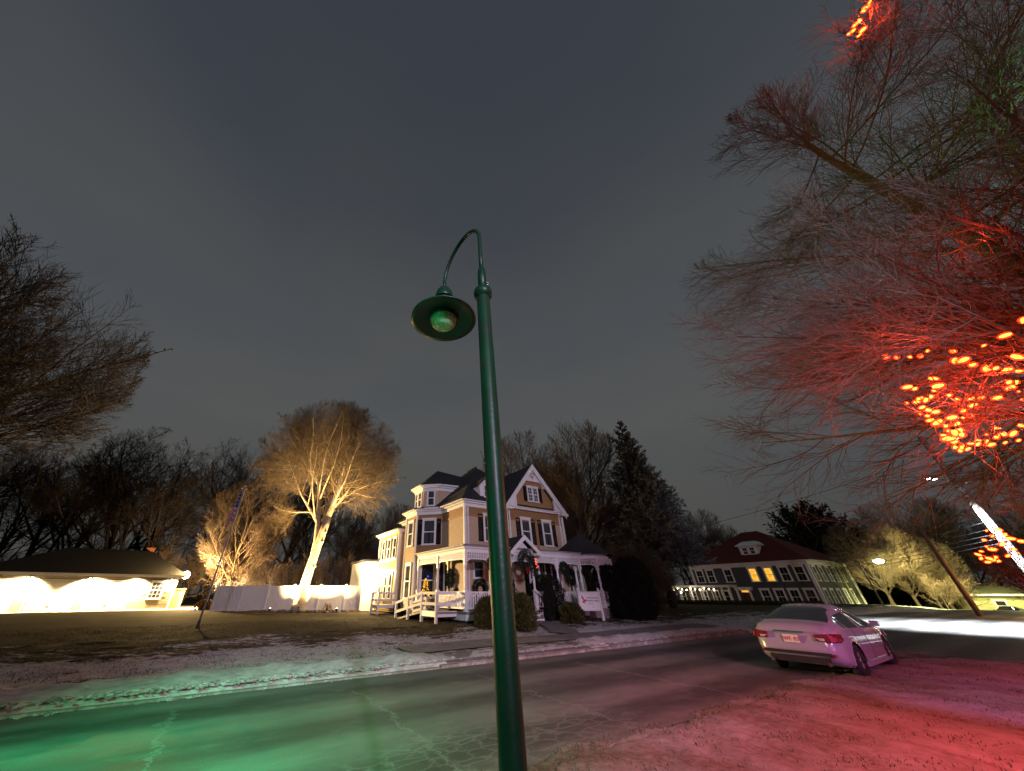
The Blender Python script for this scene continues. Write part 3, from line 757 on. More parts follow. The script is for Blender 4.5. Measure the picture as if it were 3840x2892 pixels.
def ring_cornice(mb, pts, z, prof, closed=False):
    """pts: outline travelled so that outward is on the right; prof: list of (offset, z) making a strip"""
    n = len(pts); P = [Vector(p) for p in pts]; rows = []
    for off, zz in prof:
        row = []
        for i in range(n):
            if closed or 0 < i < n - 1:
                d0 = (P[i] - P[i - 1]).normalized(); d1 = (P[(i + 1) % n] - P[i]).normalized()
                n0 = Vector((d0.y, -d0.x)); n1 = Vector((d1.y, -d1.x)); m_ = (n0 + n1).normalized(); k = off / max(.3, m_.dot(n0)); q = P[i] + m_ * k
            else:
                d = (P[1] - P[0]).normalized() if i == 0 else (P[-1] - P[-2]).normalized(); q = P[i] + Vector((d.y, -d.x)) * off
            row.append((q.x, q.y, z + zz))
        rows.append(row)
    o = len(mb.v)
    for row in rows: mb.v += row
    k = n if closed else n - 1
    for j in range(len(rows) - 1):
        for i in range(k): mb.f.append((o + j * n + i, o + j * n + (i + 1) % n, o + (j + 1) * n + (i + 1) % n, o + (j + 1) * n + i))
CP = [(.02, -.42), (.10, -.42), (.10, -.22), (.22, -.18), (.22, -.10), (.42, -.08), (.42, .03), (.0, .06)]
# outline clockwise seen from above so the outside is on the right: travelling back->front along the left side has outside (-x) on the ... right when moving -y? moving -y: right is -x
left_out = [(0, 10.5), bayp[3], bayp[2], bayp[1], bayp[0], (0, 0), (3.3, 0)]
# moving toward -y, direction d=(0,-1): (d.y,-d.x)=(-1,0) -> outward left: good
ring_cornice(b, left_out, 6.72, CP); b.build('cornice', WHITE, H)
# main hip roof with ridge
E0 = -.45; ez = 6.74
pk0 = (4.35, 4.9, 11.05); pk1 = (4.35, 6.2, 11.05)
b = MB()
fl, fr, bl, br = (E0, E0, ez), (9.15, E0, ez), (E0, 11.0, ez), (9.15, 11.0, ez)
b.slab([fl, fr, pk0], .1); b.slab([bl, fl, pk0, pk1], .1); b.slab([fr, br, pk1, pk0], .1); b.slab([br, bl, pk1], .1)
b.build('roof', ROOF, H)
MB().tube([(4.35, 4.8, 11.08), (4.35, 6.3, 11.08)], .06, 6).build('ridge_cap', ROOF, H)
# front gable
G0, G1, GC = 3.05, 8.95, 6.0; gy = -.62; gz0 = 6.62; gzp = 9.95
b = MB()
b.slab([(G0 - .12, gy, gz0 - .05), (GC, gy, gzp + .05), (GC, 4.2, gzp + .05), (G0 - .12, 4.2, gz0 - .05)], .1)
b.slab([(G1 + .12, gy, gz0 - .05), (GC, gy, gzp + .05), (GC, 4.2, gzp + .05), (G1 + .12, 4.2, gz0 - .05)], .1)
b.build('gable_roof', ROOF, H)
b = MB(); b.wallpoly([(3.3, -.27, 6.6), (8.7, -.27, 6.6), (GC, -.27, 9.65)], (0, 1, 0), .05); b.build('gable_wall', OCHRE, H)
b = MB()
for sx in (-1, 1):
    e0 = Vector((GC + sx * 3.0, gy - .02, gz0 - .12)); e1 = Vector((GC, gy - .02, gzp - .02)); up = Vector((0, 0, 1))
    b.wallpoly([e0, e1, e1 - up * .33, e0 - up * .30 + Vector((sx * -.02, 0, 0))], (0, 1, 0), .07)
    b.wallpoly([e0 + up * .11 + Vector((0, -.05, 0)), e1 + up * .11 + Vector((0, -.05, 0)), e1 - up * .02 + Vector((0, -.05, 0)), e0 - up * .02 + Vector((0, -.05, 0))], (0, 1, 0), .12)
    # soffit
    b.wallpoly([e0 - up * .06, e1 - up * .06, e1 - up * .06 + Vector((0, .36, 0)), e0 - up * .06 + Vector((0, .36, 0))], (0, 0, 1), .02)
    # eave return and bracket panel
    b.wallpoly([(GC + sx * 2.95, -.50, 6.62), (GC + sx * 1.95, -.50, 6.62), (GC + sx * 1.95, -.50, 7.45)], (0, 1, 0), .10)
    b.box(GC + sx * 1.93, -.50, 7.0, .10, .14, .95)
    b.box(GC + sx * 2.75, -.42, 6.48, .75, .55, .16)
b.box(GC, -.40, 6.55, 5.5, .26, .12); b.box(GC, -.46, 6.63, 5.6, .36, .05)
b.build('bargeboard', WHITE, H)
b = MB()
b.wallpoly([(GC - 1.05, -.44, 8.72), (GC + 1.05, -.44, 8.72), (GC, -.44, 9.78)], (0, 1, 0), .12)
n = 14
for i in range(n):   # arched trim over the attic windows
    t0 = math.pi * i / n; t1 = math.pi * (i + 1) / n
    p = lambda t, r: (GC + r * 1.08 * math.cos(t), -.46, 8.28 + r * .62 * math.sin(t))
    b.wallpoly([p(t0, 1.0), p(t1, 1.0), p(t1, 1.22), p(t0, 1.22)], (0, 1, 0), .14)
b.build('gable_screen', WHITE, H)
TANM = mat('tan_emblem', (.36, .20, .12), .6, .1)
b = MB(); b.wallpoly([(GC - .30, -.47, 9.28), (GC - .18, -.47, 9.40), (GC + .18, -.47, 9.40), (GC + .30, -.47, 9.28), (GC + .04, -.47, 8.93), (GC - .04, -.47, 8.93)], (0, 1, 0), .03)
b.build('carved_fan', TANM, H)
b = MB(); b.wallpoly([(GC - .20, -.49, 9.26), (GC - .05, -.49, 9.33), (GC - .05, -.49, 9.06)], (0, 1, 0), .02); b.wallpoly([(GC + .20, -.49, 9.26), (GC + .05, -.49, 9.33), (GC + .05, -.49, 9.06)], (0, 1, 0), .02)
b.build('fan_inlay', WHITE, H)
# turret above the bay
tp = [(1.6, 3.75), (.15, 3.95), (-.85, 4.75), (-.85, 6.15), (.15, 7.2), (1.6, 7.4)]
tz0, tz1 = 6.75, 8.35
b = MB()
for i in range(5):
    p0 = Vector(tp[i]); p1 = Vector(tp[i + 1]); d = (p1 - p0).normalized(); o = (d.y, -d.x) if (d.y * (p0.x - .5) - d.x * (p0.y - 5.5)) > 0 else (-d.y, d.x)
    lap(b, tp[i], tp[i + 1], tz0, tz1, o)
b.build('turret_wall', SIDING, H)
b = MB(); ring_cornice(b, list(reversed(tp)), 8.62, CP); b.build('turret_cornice', WHITE, H)
b = MB()
o_ = []
cxy = Vector((.35, 5.55)); pe = [((Vector(p) - cxy) * 1.27 + cxy) for p in tp[1:5]]; pk = (.75, 5.55, 10.35); pk2 = (3.4, 5.6, 10.2)
pf = [(3.2, 3.3, 8.62)] + [(p.x, p.y, 8.62) for p in pe] + [(3.2, 7.8, 8.62)]
b.slab([pf[0], pf[1], pk, pk2], .08); b.slab([pf[1], pf[2], pk], .08); b.slab([pf[2], pf[3], pk], .08); b.slab([pf[3], pf[4], pk], .08); b.slab([pf[4], pf[5], pk2, pk], .08)
b.build('turret_roof', ROOF, H)
# little skirt roof between bay cornice and turret
b = MB(); so = [(-.10, 2.7), (-1.85, 4.28), (-1.85, 6.6), (-.1, 8.1)]; si = [(.3, 3.9), (-.75, 4.75), (-.75, 6.2), (.3, 7.2)]
for i in range(3): b.slab([so[i] + (6.76,), so[i + 1] + (6.76,), si[i + 1] + (7.02,), si[i] + (7.02,)], .06)
b.build('bay_roof', ROOF, H)
window(H, (tp[1][0] + tp[2][0]) / 2 - .03, (tp[1][1] + tp[2][1]) / 2 - .03, 7.1, math.atan2(-(tp[2][1] - tp[1][1]) , -(tp[2][0] - tp[1][0])) , .52, 1.12, trim=.08)
window(H, -.87, 5.3, 7.1, -math.pi / 2, .52, 1.12, trim=.08)
window(H, -.87, 5.9, 7.1, -math.pi / 2, .40, 1.12, trim=.06)
# dormer in the front slope
D0 = empty('dormer', (1.95, .10, 0)); D0.parent = H; tag(D0)
b = MB(); b.wallpoly([(-.55, 0, 7.1), (.55, 0, 7.1), (.62, 0, 8.0), (0, 0, 8.55), (-.62, 0, 8.0)], (0, 1, 0), 1.1); b.build('dormer_wall', WHITE, D0)
b = MB(); b.slab([(-.78, -.15, 7.92), (0, -.15, 8.66), (0, 2.4, 8.66), (-.78, 2.4, 7.92)], .07); b.slab([(.78, -.15, 7.92), (0, -.15, 8.66), (0, 2.4, 8.66), (.78, 2.4, 7.92)], .07); b.build('dormer_roof', ROOF, D0)
window(D0, 0, -.01, 7.15, 0, .5, .82, cols=2, rows=2, trim=.07, curtain=False)
# windows with shutters
def pair(x, y, z, ang, w, h, sw=.38, **k):
    window(H, x, y, z, ang, w, h, **k)
    c, s = math.cos(ang), math.sin(ang); d = w / 2 + .13 + sw / 2
    for sg in (-1, 1): shutter(H, x + sg * d * c, y + sg * d * s, z - .02, ang, sw, h + .08)
pair(4.98, -.27, 4.25, 0, .74, 1.62); pair(7.02, -.27, 4.25, 0, .74, 1.62)
pair(1.95, -.02, 4.25, 0, .8, 1.62)
b = MB(); b.box(6.0, -.275, 4.7, .17, .03, 2.3); b.build('pilaster', OCHRE, H)
for dx in (-.27, .27): window(H, GC + dx, -.30, 7.22, 0, .44, 1.05, cols=2, rows=2, trim=.07)
for sx in (-1, 1): shutter(H, GC + sx * .77, -.30, 7.2, 0, .30, 1.1)
mx, my = (bayp[0][0] + bayp[1][0]) / 2, (bayp[0][1] + bayp[1][1]) / 2
pair(mx - .03 + .0, my - .03, 4.3, -math.pi / 4, .86, 1.62, .33)
window(H, -1.41, 5.45, 4.3, -math.pi / 2, .8, 1.62)
window(H, -1.41, 5.45, 1.05, -math.pi / 2, .8, 2.0)
wx = window(H, mx - .03, my - .03, 1.1, -math.pi / 4, .9, 1.95, curtain=False)
shutter(H, mx + .60, my - .66, 1.1, -math.pi / 4, .33, 2.0)
# ground floor front: door and windows behind the porch
window(H, .95, -.03, 2.15, 0, .7, .9, curtain=False); window(H, 5.3, -.27, 1.15, 0, .8, 1.9); window(H, 7.3, -.27, 1.15, 0, .8, 1.9)
shutter(H, 4.6, -.27, 1.15, 0, .36, 1.95); shutter(H, 6.05, -.27, 1.15, 0, .36, 1.95); shutter(H, 6.6, -.27, 1.15, 0, .36, 1.95)
window(H, -.03, 2.35, 1.3, -math.pi / 2, .42, 1.7); shutter(H, -.03, 2.82, 1.3, -math.pi / 2, .3, 1.7)
b = MB(); b.box(2.6, -.05, 1.7, 1.0, .06, 2.2); dr = b.build('door', mat('dark_door', (.03, .025, .03), .4), H)
MB().box(2.6, -.09, 2.1, .6, .02, 1.1).build('door_glass', GLASS, dr); MB().ball((2.95, -.12, 1.6), .035).build('handle', mat('brass', (.4, .3, .1), .3, metal=1), dr)
b = MB(); b.box(2.04, -.05, 1.75, .12, .1, 2.4); b.box(3.16, -.05, 1.75, .12, .1, 2.4); b.box(2.6, -.05, 2.9, 1.24, .1, .14); b.build('door_frame', WHITE, H)
# warm side porch face lit: pale ground floor wall needs nothing more
# ------------------------------------------------------------------ porch
PF = .55; PZ = 3.35
QF = -2.2; SL = -1.4
b = MB(); b.box(3.3, -1.1, PF - .06, 9.4, 2.2, .12); b.box(-.7, 1.9, PF - .061, 1.4, 3.9, .12); b.build('porch_floor', WOODFLOOR, H)
b = MB(); b.box(3.3, QF + .04, PF - .25, 9.4, .05, .26); b.box(SL + .04, .8, PF - .25, .05, 6.0, .26); b.build('porch_skirt_board', WHITE, H)
b = MB(); b.box(3.3, QF + .12, .1, 9.3, .04, .45); b.box(SL + .12, .8, .1, .04, 5.9, .45); b.build('porch_skirt', LATTICE, H)
# roof of the porch
RL = [(SL - .3, 3.9), (SL - .3, QF - .3), (7.75, QF - .3)]; RI = [(.0, 3.0), (.0, .0), (7.75, .0)]
b = MB(); b.slab([(RL[0][0], RL[0][1], PZ + .33), (RL[1][0], RL[1][1], PZ + .33), (RI[1][0], RI[1][1], 4.02), (0, 3.9, 4.02)], .07)
b.slab([(RL[1][0], RL[1][1], PZ + .33), (RL[2][0], RL[2][1], PZ + .33), (RI[2][0], RI[2][1], 4.02), (RI[1][0], RI[1][1], 4.02)], .07); b.build('porch_roof', ROOF, H)
b = MB(); ring_cornice(b, [(SL, 3.9), (SL, QF), (7.75, QF)], PZ + .31, [(-.06, -.33), (.03, -.33), (.03, -.18), (.12, -.15), (.14, -.08), (.28, -.06), (.30, .0), (-.06, .02)]); b.build('porch_cornice', WHITE, H)
b = MB(); b.slab([(SL, 3.9, PZ + .02), (SL, QF, PZ + .02), (0, 0, PZ + .02), (0, 3.9, PZ + .02)], .03); b.slab([(SL, QF, PZ + .02), (7.75, QF, PZ + .02), (7.75, 0, PZ + .02), (0, 0, PZ + .02)], .03); b.build('porch_ceiling', mat('ceiling_grey', (.16, .17, .19), .7, .1), H)
def frieze(p0, p1, gz_=0):
    P0 = Vector(p0); P1 = Vector(p1); L = (P1 - P0).length; d = (P1 - P0).normalized(); an = math.atan2(d.y, d.x); c = (P0 + P1) / 2
    b = MB(); z0 = PZ - .36
    b.box(c.x, c.y, z0, L, .06, .05, an); b.box(c.x, c.y, z0 + .33, L, .06, .05, an); b.box(c.x, c.y, z0 + .2, L, .03, .025, an)
    f = b.build('frieze_rail', WHITE, H)
    n = int(L / .115); s = MB()
    for i in range(n):
        p = P0 + d * (L * (i + .5) / n)
        s.box(p.x, p.y, z0 + .165, .05, .05, .30, an); s.box(p.x, p.y, z0 + .1, .07, .07, .04, an)
    o = s.build('spindle', WHITE, H); tag(o, kind='stuff')
    # corner brackets
    k = MB()
    for e_, sg in ((P0, 1), (P1, -1)):
        for j in range(5):
            t0 = math.pi / 2 * j / 5; t1 = math.pi / 2 * (j + 1) / 5
            a = e_ + d * sg * (.30 * (1 - math.cos(t0)) + .06); c_ = e_ + d * sg * (.30 * (1 - math.cos(t1)) + .06)
            k.bar((a.x, a.y, z0 - .32 + .30 * math.sin(t0)), (c_.x, c_.y, z0 - .32 + .30 * math.sin(t1)), .05, .05)
    k.build('bracket', WHITE, H)
def post(x, y, z0=PF, z1=PZ, name='porch_post'):
    b = MB(); b.box(x, y, z0 + .45, .17, .17, .9); b.box(x, y, z0 + .93, .21, .21, .05); b.box(x, y, z1 - .35, .16, .16, .7); b.box(x, y, z0 + .03, .21, .21, .06)
    b.lathe([(.075, z0 + .95), (.085, z0 + 1.02), (.055, z0 + 1.08), (.075, z0 + 1.4), (.06, z1 - .85), (.08, z1 - .78), (.07, z1 - .7)], (x, y, 0), 12)
    return b.build(name, WHITE, H)
def railing(p0, p1, z0=PF, arches=False):
    P0 = Vector(p0); P1 = Vector(p1); L = (P1 - P0).length; d = (P1 - P0).normalized(); an = math.atan2(d.y, d.x); c = (P0 + P1) / 2
    b = MB(); b.box(c.x, c.y, z0 + .86, L - .16, .12, .06, an); b.box(c.x, c.y, z0 + .14, L - .16, .07, .06, an); b.build('handrail', WHITE, H)
    n = int(L / .16); s = MB()
    for i in range(n):
        p = P0 + d * (.1 + (L - .2) * (i + .5) / n); s.box(p.x, p.y, z0 + .49, .055, .055, .68, an)
    if arches:
        for i in range(int(L / .42)):
            q = P0 + d * (.25 + .42 * i)
            for j in range(6):
                t0 = math.pi * j / 6; t1 = math.pi * (j + 1) / 6
                a = q + d * .16 * math.cos(t0); e_ = q + d * .16 * math.cos(t1)
                s.bar((a.x, a.y, z0 + .66 + .14 * math.sin(t0)), (e_.x, e_.y, z0 + .66 + .14 * math.sin(t1)), .05, .04)
    o = s.build('baluster', WHITE, H); tag(o, kind='stuff')
FP = [(SL, QF), (.25, QF), (1.7, QF), (3.45, QF), (5.5, QF), (7.6, QF)]
for p in FP: post(*p)
for p in ((SL, .95), (SL, 3.75)): post(*p)
for i in range(5):
    if i == 2: continue
    frieze(FP[i], FP[i + 1]); railing(FP[i], FP[i + 1], arches=True)
frieze((SL, QF), (SL, .95)); frieze((SL, .95), (SL, 3.75)); railing((SL, QF), (SL, .95), arches=True)
# entry gable
b = MB(); gx = 2.575
b.slab([(gx - 1.15, QF - .55, PZ + .12), (gx, QF - .55, PZ + 1.02), (gx, -.9, PZ + 1.02), (gx - 1.15, -.9, PZ + .12)], .06)
b.slab([(gx + 1.15, QF - .55, PZ + .12), (gx, QF - .55, PZ + 1.02), (gx, -.9, PZ + 1.02), (gx + 1.15, -.9, PZ + .12)], .06); b.build('entry_roof', ROOF, H)
b = MB()
for sx in (-1, 1):
    e0 = Vector((gx + sx * 1.17, QF - .58, PZ + .10)); e1 = Vector((gx, QF - .58, PZ + 1.04)); up = Vector((0, 0, 1))
    b.wallpoly([e0, e1, e1 - up * .27, e0 - up * .22], (0, 1, 0), .08)
    b.box(gx + sx * 1.02, QF - .3, PZ + .02, .30, .5, .14)
b.wallpoly([(gx - .85, QF - .12, PZ + .1), (gx + .85, QF - .12, PZ + .1), (gx, QF - .12, PZ + .82)], (0, 1, 0), .06)
b.build('entry_bargeboard', WHITE, H)
frieze((1.7, QF), (3.45, QF))
# steps
for i in range(3):
    MB().box(gx, QF - .2 - .3 * i, PF - .19 * (i + 1) + .05, 1.5, .32, .07).build('step', WOODFLOOR, H)
    MB().box(gx, QF - .05 - .3 * i, PF - .19 * i - .10, 1.5, .03, .19).build('riser', WHITE, H)
IRON = mat('black_iron', (.02, .02, .022), .4, .1, metal=.6)
for sx in (-1, 1):
    MB().tube([(gx + sx * .8, QF - .05, PF + .9), (gx + sx * .8, QF - .9, PF + .35), (gx + sx * .8, QF - 1.05, PF + .30), (gx + sx * .8, QF - 1.05, -.1)], .018, 6).build('step_rail', IRON, H)
# gazebo corner of the porch
gc = Vector((9.25, -1.15)); gr = 1.85
gp = [gc + Vector((math.cos(a), math.sin(a))) * gr for a in [R(22.5 + 45 * i) for i in range(8)]]
b = MB()
for i in range(8):
    p0 = gc + (gp[i] - gc) * 1.2; p1 = gc + (gp[(i + 1) % 8] - gc) * 1.2
    b.slab([(p0.x, p0.y, PZ + .3), (p1.x, p1.y, PZ + .3), (gc.x, gc.y, PZ + 1.75)], .06)
b.build('gazebo_roof', ROOF, H)
b = MB(); b.ball((gc.x, gc.y, PZ + 1.8), .09, 8, 1.6); b.build('finial', ROOF, H)
b = MB(); ring_cornice(b, [(p.x, p.y) for p in reversed(gp)], PZ + .31, [(-.06, -.33), (.03, -.33), (.03, -.18), (.12, -.15), (.14, -.08), (.30, -.06), (.32, .0), (-.06, .02)], True); b.build('gazebo_cornice', WHITE, H)
b = MB(); b.add([(p.x, p.y, PF) for p in gp] + [(p.x, p.y, 0) for p in gp], [tuple(range(8))] + [(i, (i + 1) % 8, 8 + (i + 1) % 8, 8 + i) for i in range(8)]); b.build('gazebo_floor', WOODFLOOR, H)
for i in range(8):
    p0, p1 = gp[i], gp[(i + 1) % 8]
    if i in (4, 5, 6, 7): post(p0.x, p0.y)
    if i in (4, 5, 6): frieze((p0.x, p0.y), (p1.x, p1.y)); railing((p0.x, p0.y), (p1.x, p1.y))
# wing with the upstairs sunroom
wx0, wq0, wq1, wz = -.9, 8.9, 13.5, 5.75
b = MB(); lap(b, (wx0, wq0), (0.1, wq0), .1, wz, (0, -1)); b.build('clapboard_wall', SIDING, H)
b = MB(); lap(b, (wx0, wq0), (wx0, wq1), .1, wz, (-1, 0)); b.build('wing_wall', LITSIDE, H)
b = MB(); lap(b, (wx0, wq1), (3.0, wq1), .1, wz, (0, 1)); b.build('wing_back_wall', SIDING, H)
for g_bx in ((wx0 - .03, wq0 - .03, 3, .22, .22, 5.7), (wx0 - .03, wq1, 3, .16, .16, 5.7)): MB().box(*g_bx).build('corner_board', WHITE, H)
for g_bx in ((wx0 - .04, (wq0 + wq1) / 2, 3.72, .05, 4.4, .16), (wx0 - .04, (wq0 + wq1) / 2, 2.92, .05, 4.4, .12)): MB().box(*g_bx).build('band_board', WHITE, H)
b = MB(); b.box(.9, 11.2, wz + .16, 4.4, 5.4, .12); b.box(.9, 11.2, wz + .04, 4.1, 5.1, .14); b.build('wing_cornice', WHITE, H)
b = MB(); b.slab([(-1.35, 8.4, wz + .24), (3, 8.4, wz + .24), (3, 11.2, wz + .75), (-.2, 11.2, wz + .75)], .05); b.slab([(-1.35, 14.0, wz + .24), (-1.35, 8.4, wz + .24), (-.2, 11.2, wz + .75)], .05); b.slab([(3, 14.0, wz + .24), (-1.35, 14.0, wz + .24), (-.2, 11.2, wz + .75), (3, 11.2, wz + .75)], .05); b.build('wing_roof', ROOF, H)
for i in range(3):
    q = 9.75 + 1.35 * i
    window(H, wx0 - .03, q, 3.85, -math.pi / 2, .62, 1.5, curtain=False, trim=.09)
    if i < 2:
        shutter(H, wx0 - .03, q + .68, 3.85, -math.pi / 2, .24, 1.5)
    window(H, wx0 - .03, q + (.3 if i == 0 else 0), .95, -math.pi / 2, .62, 1.75, curtain=False, trim=.09)
shutter(H, wx0 - .03, 9.27, 3.85, -math.pi / 2, .2, 1.5); shutter(H, wx0 - .03, 13.05, 3.85, -math.pi / 2, .24, 1.5)
# one-storey extension, floodlit
ex0, ex1 = -2.15, -.95
b = MB(); lap(b, (ex0, wq1), (ex1, wq1), .05, 3.7, (0, -1)); b.box(ex0 - .02, wq1 + 2, 1.9, .05, 4, 3.6); b.build('extension_wall', WHITE, H)
b = MB(); b.box((ex0 + ex1) / 2, wq1 + 2, 3.8, 1.6, 4.5, .16); b.build('extension_roof', ROOF, H)
b = MB(); b.box(ex0, wq1 - .02, 1.9, .12, .12, 3.6); b.box((ex0 + ex1) / 2, wq1 - .06, 3.68, 1.3, .14, .14); b.build('extension_trim', WHITE, H)
HOT = mat('lamp_glow', (.9, .8, .6), .3, 0, emit=(1.0, .80, .48), estr=40)
f_ = empty('flood_light', HW(-1.6, wq1 - .12, 2.75), TH); tag(f_, 'glaring twin floodlight on the white extension left of the cream house', 'flood light')
MB().box(0, .05, 0, .16, .1, .16).build('housing', WHITE, f_); MB().ball((-.12, -.08, 0), .11, 12).build('bulb', HOT, f_, True); MB().ball((.12, -.08, 0), .11, 12).build('bulb', HOT, f_, True)
lamp('flood_light_beam', 'POINT', HW(-1.6, wq1 - .8, 2.7), 1200, (1.0, .68, .30), .15)
lamp('eave_light_beam', 'POINT', HW(-1.7, 11.2, 2.9), 300, (1.0, .66, .26), .1)
# Christmas tree in the bay window and small lights
CT = empty('christmas_tree', HW(mx - .25, my - .25, 1.05), TH); tag(CT, 'small Christmas tree glowing gold in the porch corner by the bay window', 'christmas tree')
rg = np.random.default_rng(77); n = 420; t = rg.random(n); th = rg.uniform(0, 2 * math.pi, n); rr = .26 * (1 - t) ** .8 + .02
P = np.stack([rr * np.cos(th), rr * np.sin(th), t * 1.15], 1); link('foliage', np_mesh('foliage', *blades(P, unit(rg.normal(0, 1, (n, 3))), .07, .05, rg), WREATH), CT)
GOLD = mat('gold_light', (.9, .5, .1), .4, 0, emit=(1.0, .48, .05), estr=2.6)
P2 = P[:230] * np.array([1.1, 1.1, 1]); o = link('light_string', np_mesh('light_string', *blades(P2, unit(rg.normal(0, 1, (len(P2), 3))), .05, .045, rg), GOLD), CT)
BLUE = mat('blue_light', (.05, .1, .9), .4, 0, emit=(.02, .06, 1.0), estr=2.0)
MB().ball((.1, -.1, 1.25), .05).build('tree_top_light', BLUE, CT)
wreath(*HW(-.10, 1.6, 2.15), TH - math.pi / 2, .36, 'dark wreath on the cream side wall under the porch')
wreath(*HW(.95, -.08, 1.55), TH, .40, 'round dark wreath below the small porch window left of the lamp post')
wreath(*HW(.25, QF - .1, 2.75), TH, .22, 'small hanging wreath ball beside the second porch post')
wreath(*HW(6.05, QF - .0, 2.7), TH, .26, 'small dark wreath hanging in the porch bay above the tall yew')
wreath(*HW(8.2, -.7, 2.3), TH, .34, 'dark wreath on the porch wall near the gazebo')
wreath(*HW(gx, QF - .42, PZ - .35), TH, .42, 'evergreen wreath with a red bow in the entry gable', True)
# garland with red lights on the entry post
REDL = mat('red_bulb', (.9, .1, .05), .4, 0, emit=(1.0, .10, .02), estr=9)
ga = empty('garland', HW(3.45, QF - .14, 2.2), TH); tag(ga, 'dark garland with red lights down the entry post', 'garland')
rg = np.random.default_rng(4); n = 600; t = rg.random(n); P = np.stack([rg.normal(0, .06, n), rg.normal(0, .05, n), t * 1.1], 1)
link('greenery', np_mesh('greenery', *blades(P, unit(rg.normal(0, 1, (n, 3))), .1, .03, rg), WREATH), ga)
for i in range(9): MB().ball((.07 * math.sin(i * 2.1) + .05 + .02 * i, -.08, .95 - .06 * i), .018, 6).build('bulb', REDL, ga)
# ramp with white rails
RWH = mat('ramp_paint', (.48, .48, .50), .6, .12, 3, .1, 30)
RA = empty('wheelchair_ramp', HW(0, 0, 0), TH); tag(RA, 'white wooden ramp with rails rising to the side porch', 'ramp')
rx0, rx1 = -2.75, -1.55
b = MB(); b.slab([(rx0, 0.2, PF), (rx1, .2, PF), (rx1, 3.9, .02), (rx0, 3.9, .02)], .08); b.box((rx0 + rx1) / 2, -.7, PF - .04, 1.2, 1.8, .08); b.build('deck', WOODFLOOR, RA)
def pz(q): return PF if q < .2 else PF - (q - .2) / 3.7 * .53
for x in (rx0, rx1):
    qs = (-1.5, .2, 2.05, 3.9) if x == rx0 else (2.05, 3.9)
    for q in qs: MB().box(x, q, pz(q) / 2 + .38, .12, .12, pz(q) + 1.0).build('post', RWH, RA)
    for i in range(len(qs) - 1):
        for hh in (.82, .34):
            MB().bar((x - .02, qs[i], pz(qs[i]) + hh), (x - .02, qs[i + 1], pz(qs[i + 1]) + hh), .05, .13).build('rail', RWH, RA)
b = MB(); b.box((rx0 + rx1) / 2, -1.55, PF + .82, 1.2, .05, .13); b.box((rx0 + rx1) / 2, -1.55, PF + .34, 1.2, .05, .13); b.box((rx0 + rx1) / 2, -1.52, PF - .1, 1.2, .05, .24); b.build('rail', WHITE, RA)
b = MB(); b.box(rx0 - .01, -.65, PF - .1, .05, 1.8, .24); b.build('skirt_board', WHITE, RA)
# rear stoop by the wing
RB = empty('back_stoop', HW(-1.55, 9.3, 0), TH); tag(RB, 'small white railed stoop outside the glazed wing door', 'stoop')
MB().box(0, 0, .5, 1.6, 1.5, .22).build('deck', WHITE, RB)
for x, y in ((-.75, -.7), (.6, -.7), (-.75, .7)): MB().box(x, y, .65, .13, .13, 1.5).build('post', WHITE, RB)
for zz in (1.35, .9): MB().box(-.08, -.7, zz, 1.4, .06, .12).build('rail', WHITE, RB); MB().box(-.75, 0, zz, .06, 1.4, .12).build('rail', WHITE, RB)
# porch furniture glimpsed: rocking chair
ch = empty('porch_chair', HW(-.75, -.6, PF), TH + .5); tag(ch, 'white porch chair behind the railing left of the corner post', 'chair')
MB().box(0, 0, .42, .5, .5, .05).build('seat', WHITE, ch)
b = MB(); [b.box(-.2 + .1 * i, .24, .75, .06, .03, .65, rx=-.15) for i in range(5)]; b.box(0, .3, 1.07, .5, .04, .07); b.build('backrest', WHITE, ch)
for x in (-.22, .22):
    for y in (-.22, .22): MB().box(x, y, .21, .05, .05, .42).build('leg', WHITE, ch)
    MB().box(x, 0, .64, .07, .5, .04).build('armrest', WHITE, ch)
# ------------------------------------------------------------------ sign on the lawn
SGX, SGY = 6.75, 17.4
def at(u, v, Y):
    """the real point at distance Y ahead seen at photograph position (u, v)"""
    U = (1446 - v) / 1229.0; cp, sp_ = math.cos(PITCH), math.sin(PITCH)
    dy = cp - sp_ * U; dz = sp_ + cp * U; t = Y / dy
    return ((u - 1709) / 1229.0 * t, Y, EYE + dz * t)
def gnd(u, v, z=0.3):
    U = (1446 - v) / 1229.0; cp, sp_ = math.cos(PITCH), math.sin(PITCH)
    dy = cp - sp_ * U; dz = sp_ + cp * U; t = (z - EYE) / dz
    return ((u - 1709) / 1229.0 * t, dy * t, z)
sx_, sy_, _ = gnd(2226, 2334, .28)
S = empty('funeral_home_sign', (sx_, sy_, float(zf(sx_, sy_)) - .03), R(18)); tag(S, 'white two-post lawn sign reading Funeral Home with a red leaf emblem', 'sign')
for x in (-.72, .72):
    b = MB(); b.box(x, 0, .75, .11, .11, 1.5); b.box(x, 0, 1.53, .15, .15, .05); b.build('post', WHITE, S)
    MB().ball((x, 0, 1.61), .06, 8, 1.1).build('finial', WHITE, S)
MB().box(0, 0, 1.0, 1.3, .05, .86).build('board', mat('sign_white', (.78, .80, .80), .4, .03), S)
b = MB(); b.box(0, -.0, 1.44, 1.33, .08, .06); b.box(0, 0, .56, 1.33, .08, .06); b.build('sign_frame', WHITE, S)
INK = mat('sign_ink', (.13, .03, .05), .6, .1); RED2 = mat('sign_red', (.42, .05, .05), .6, .1); GREY2 = mat('sign_grey', (.3, .27, .3), .6, .1)
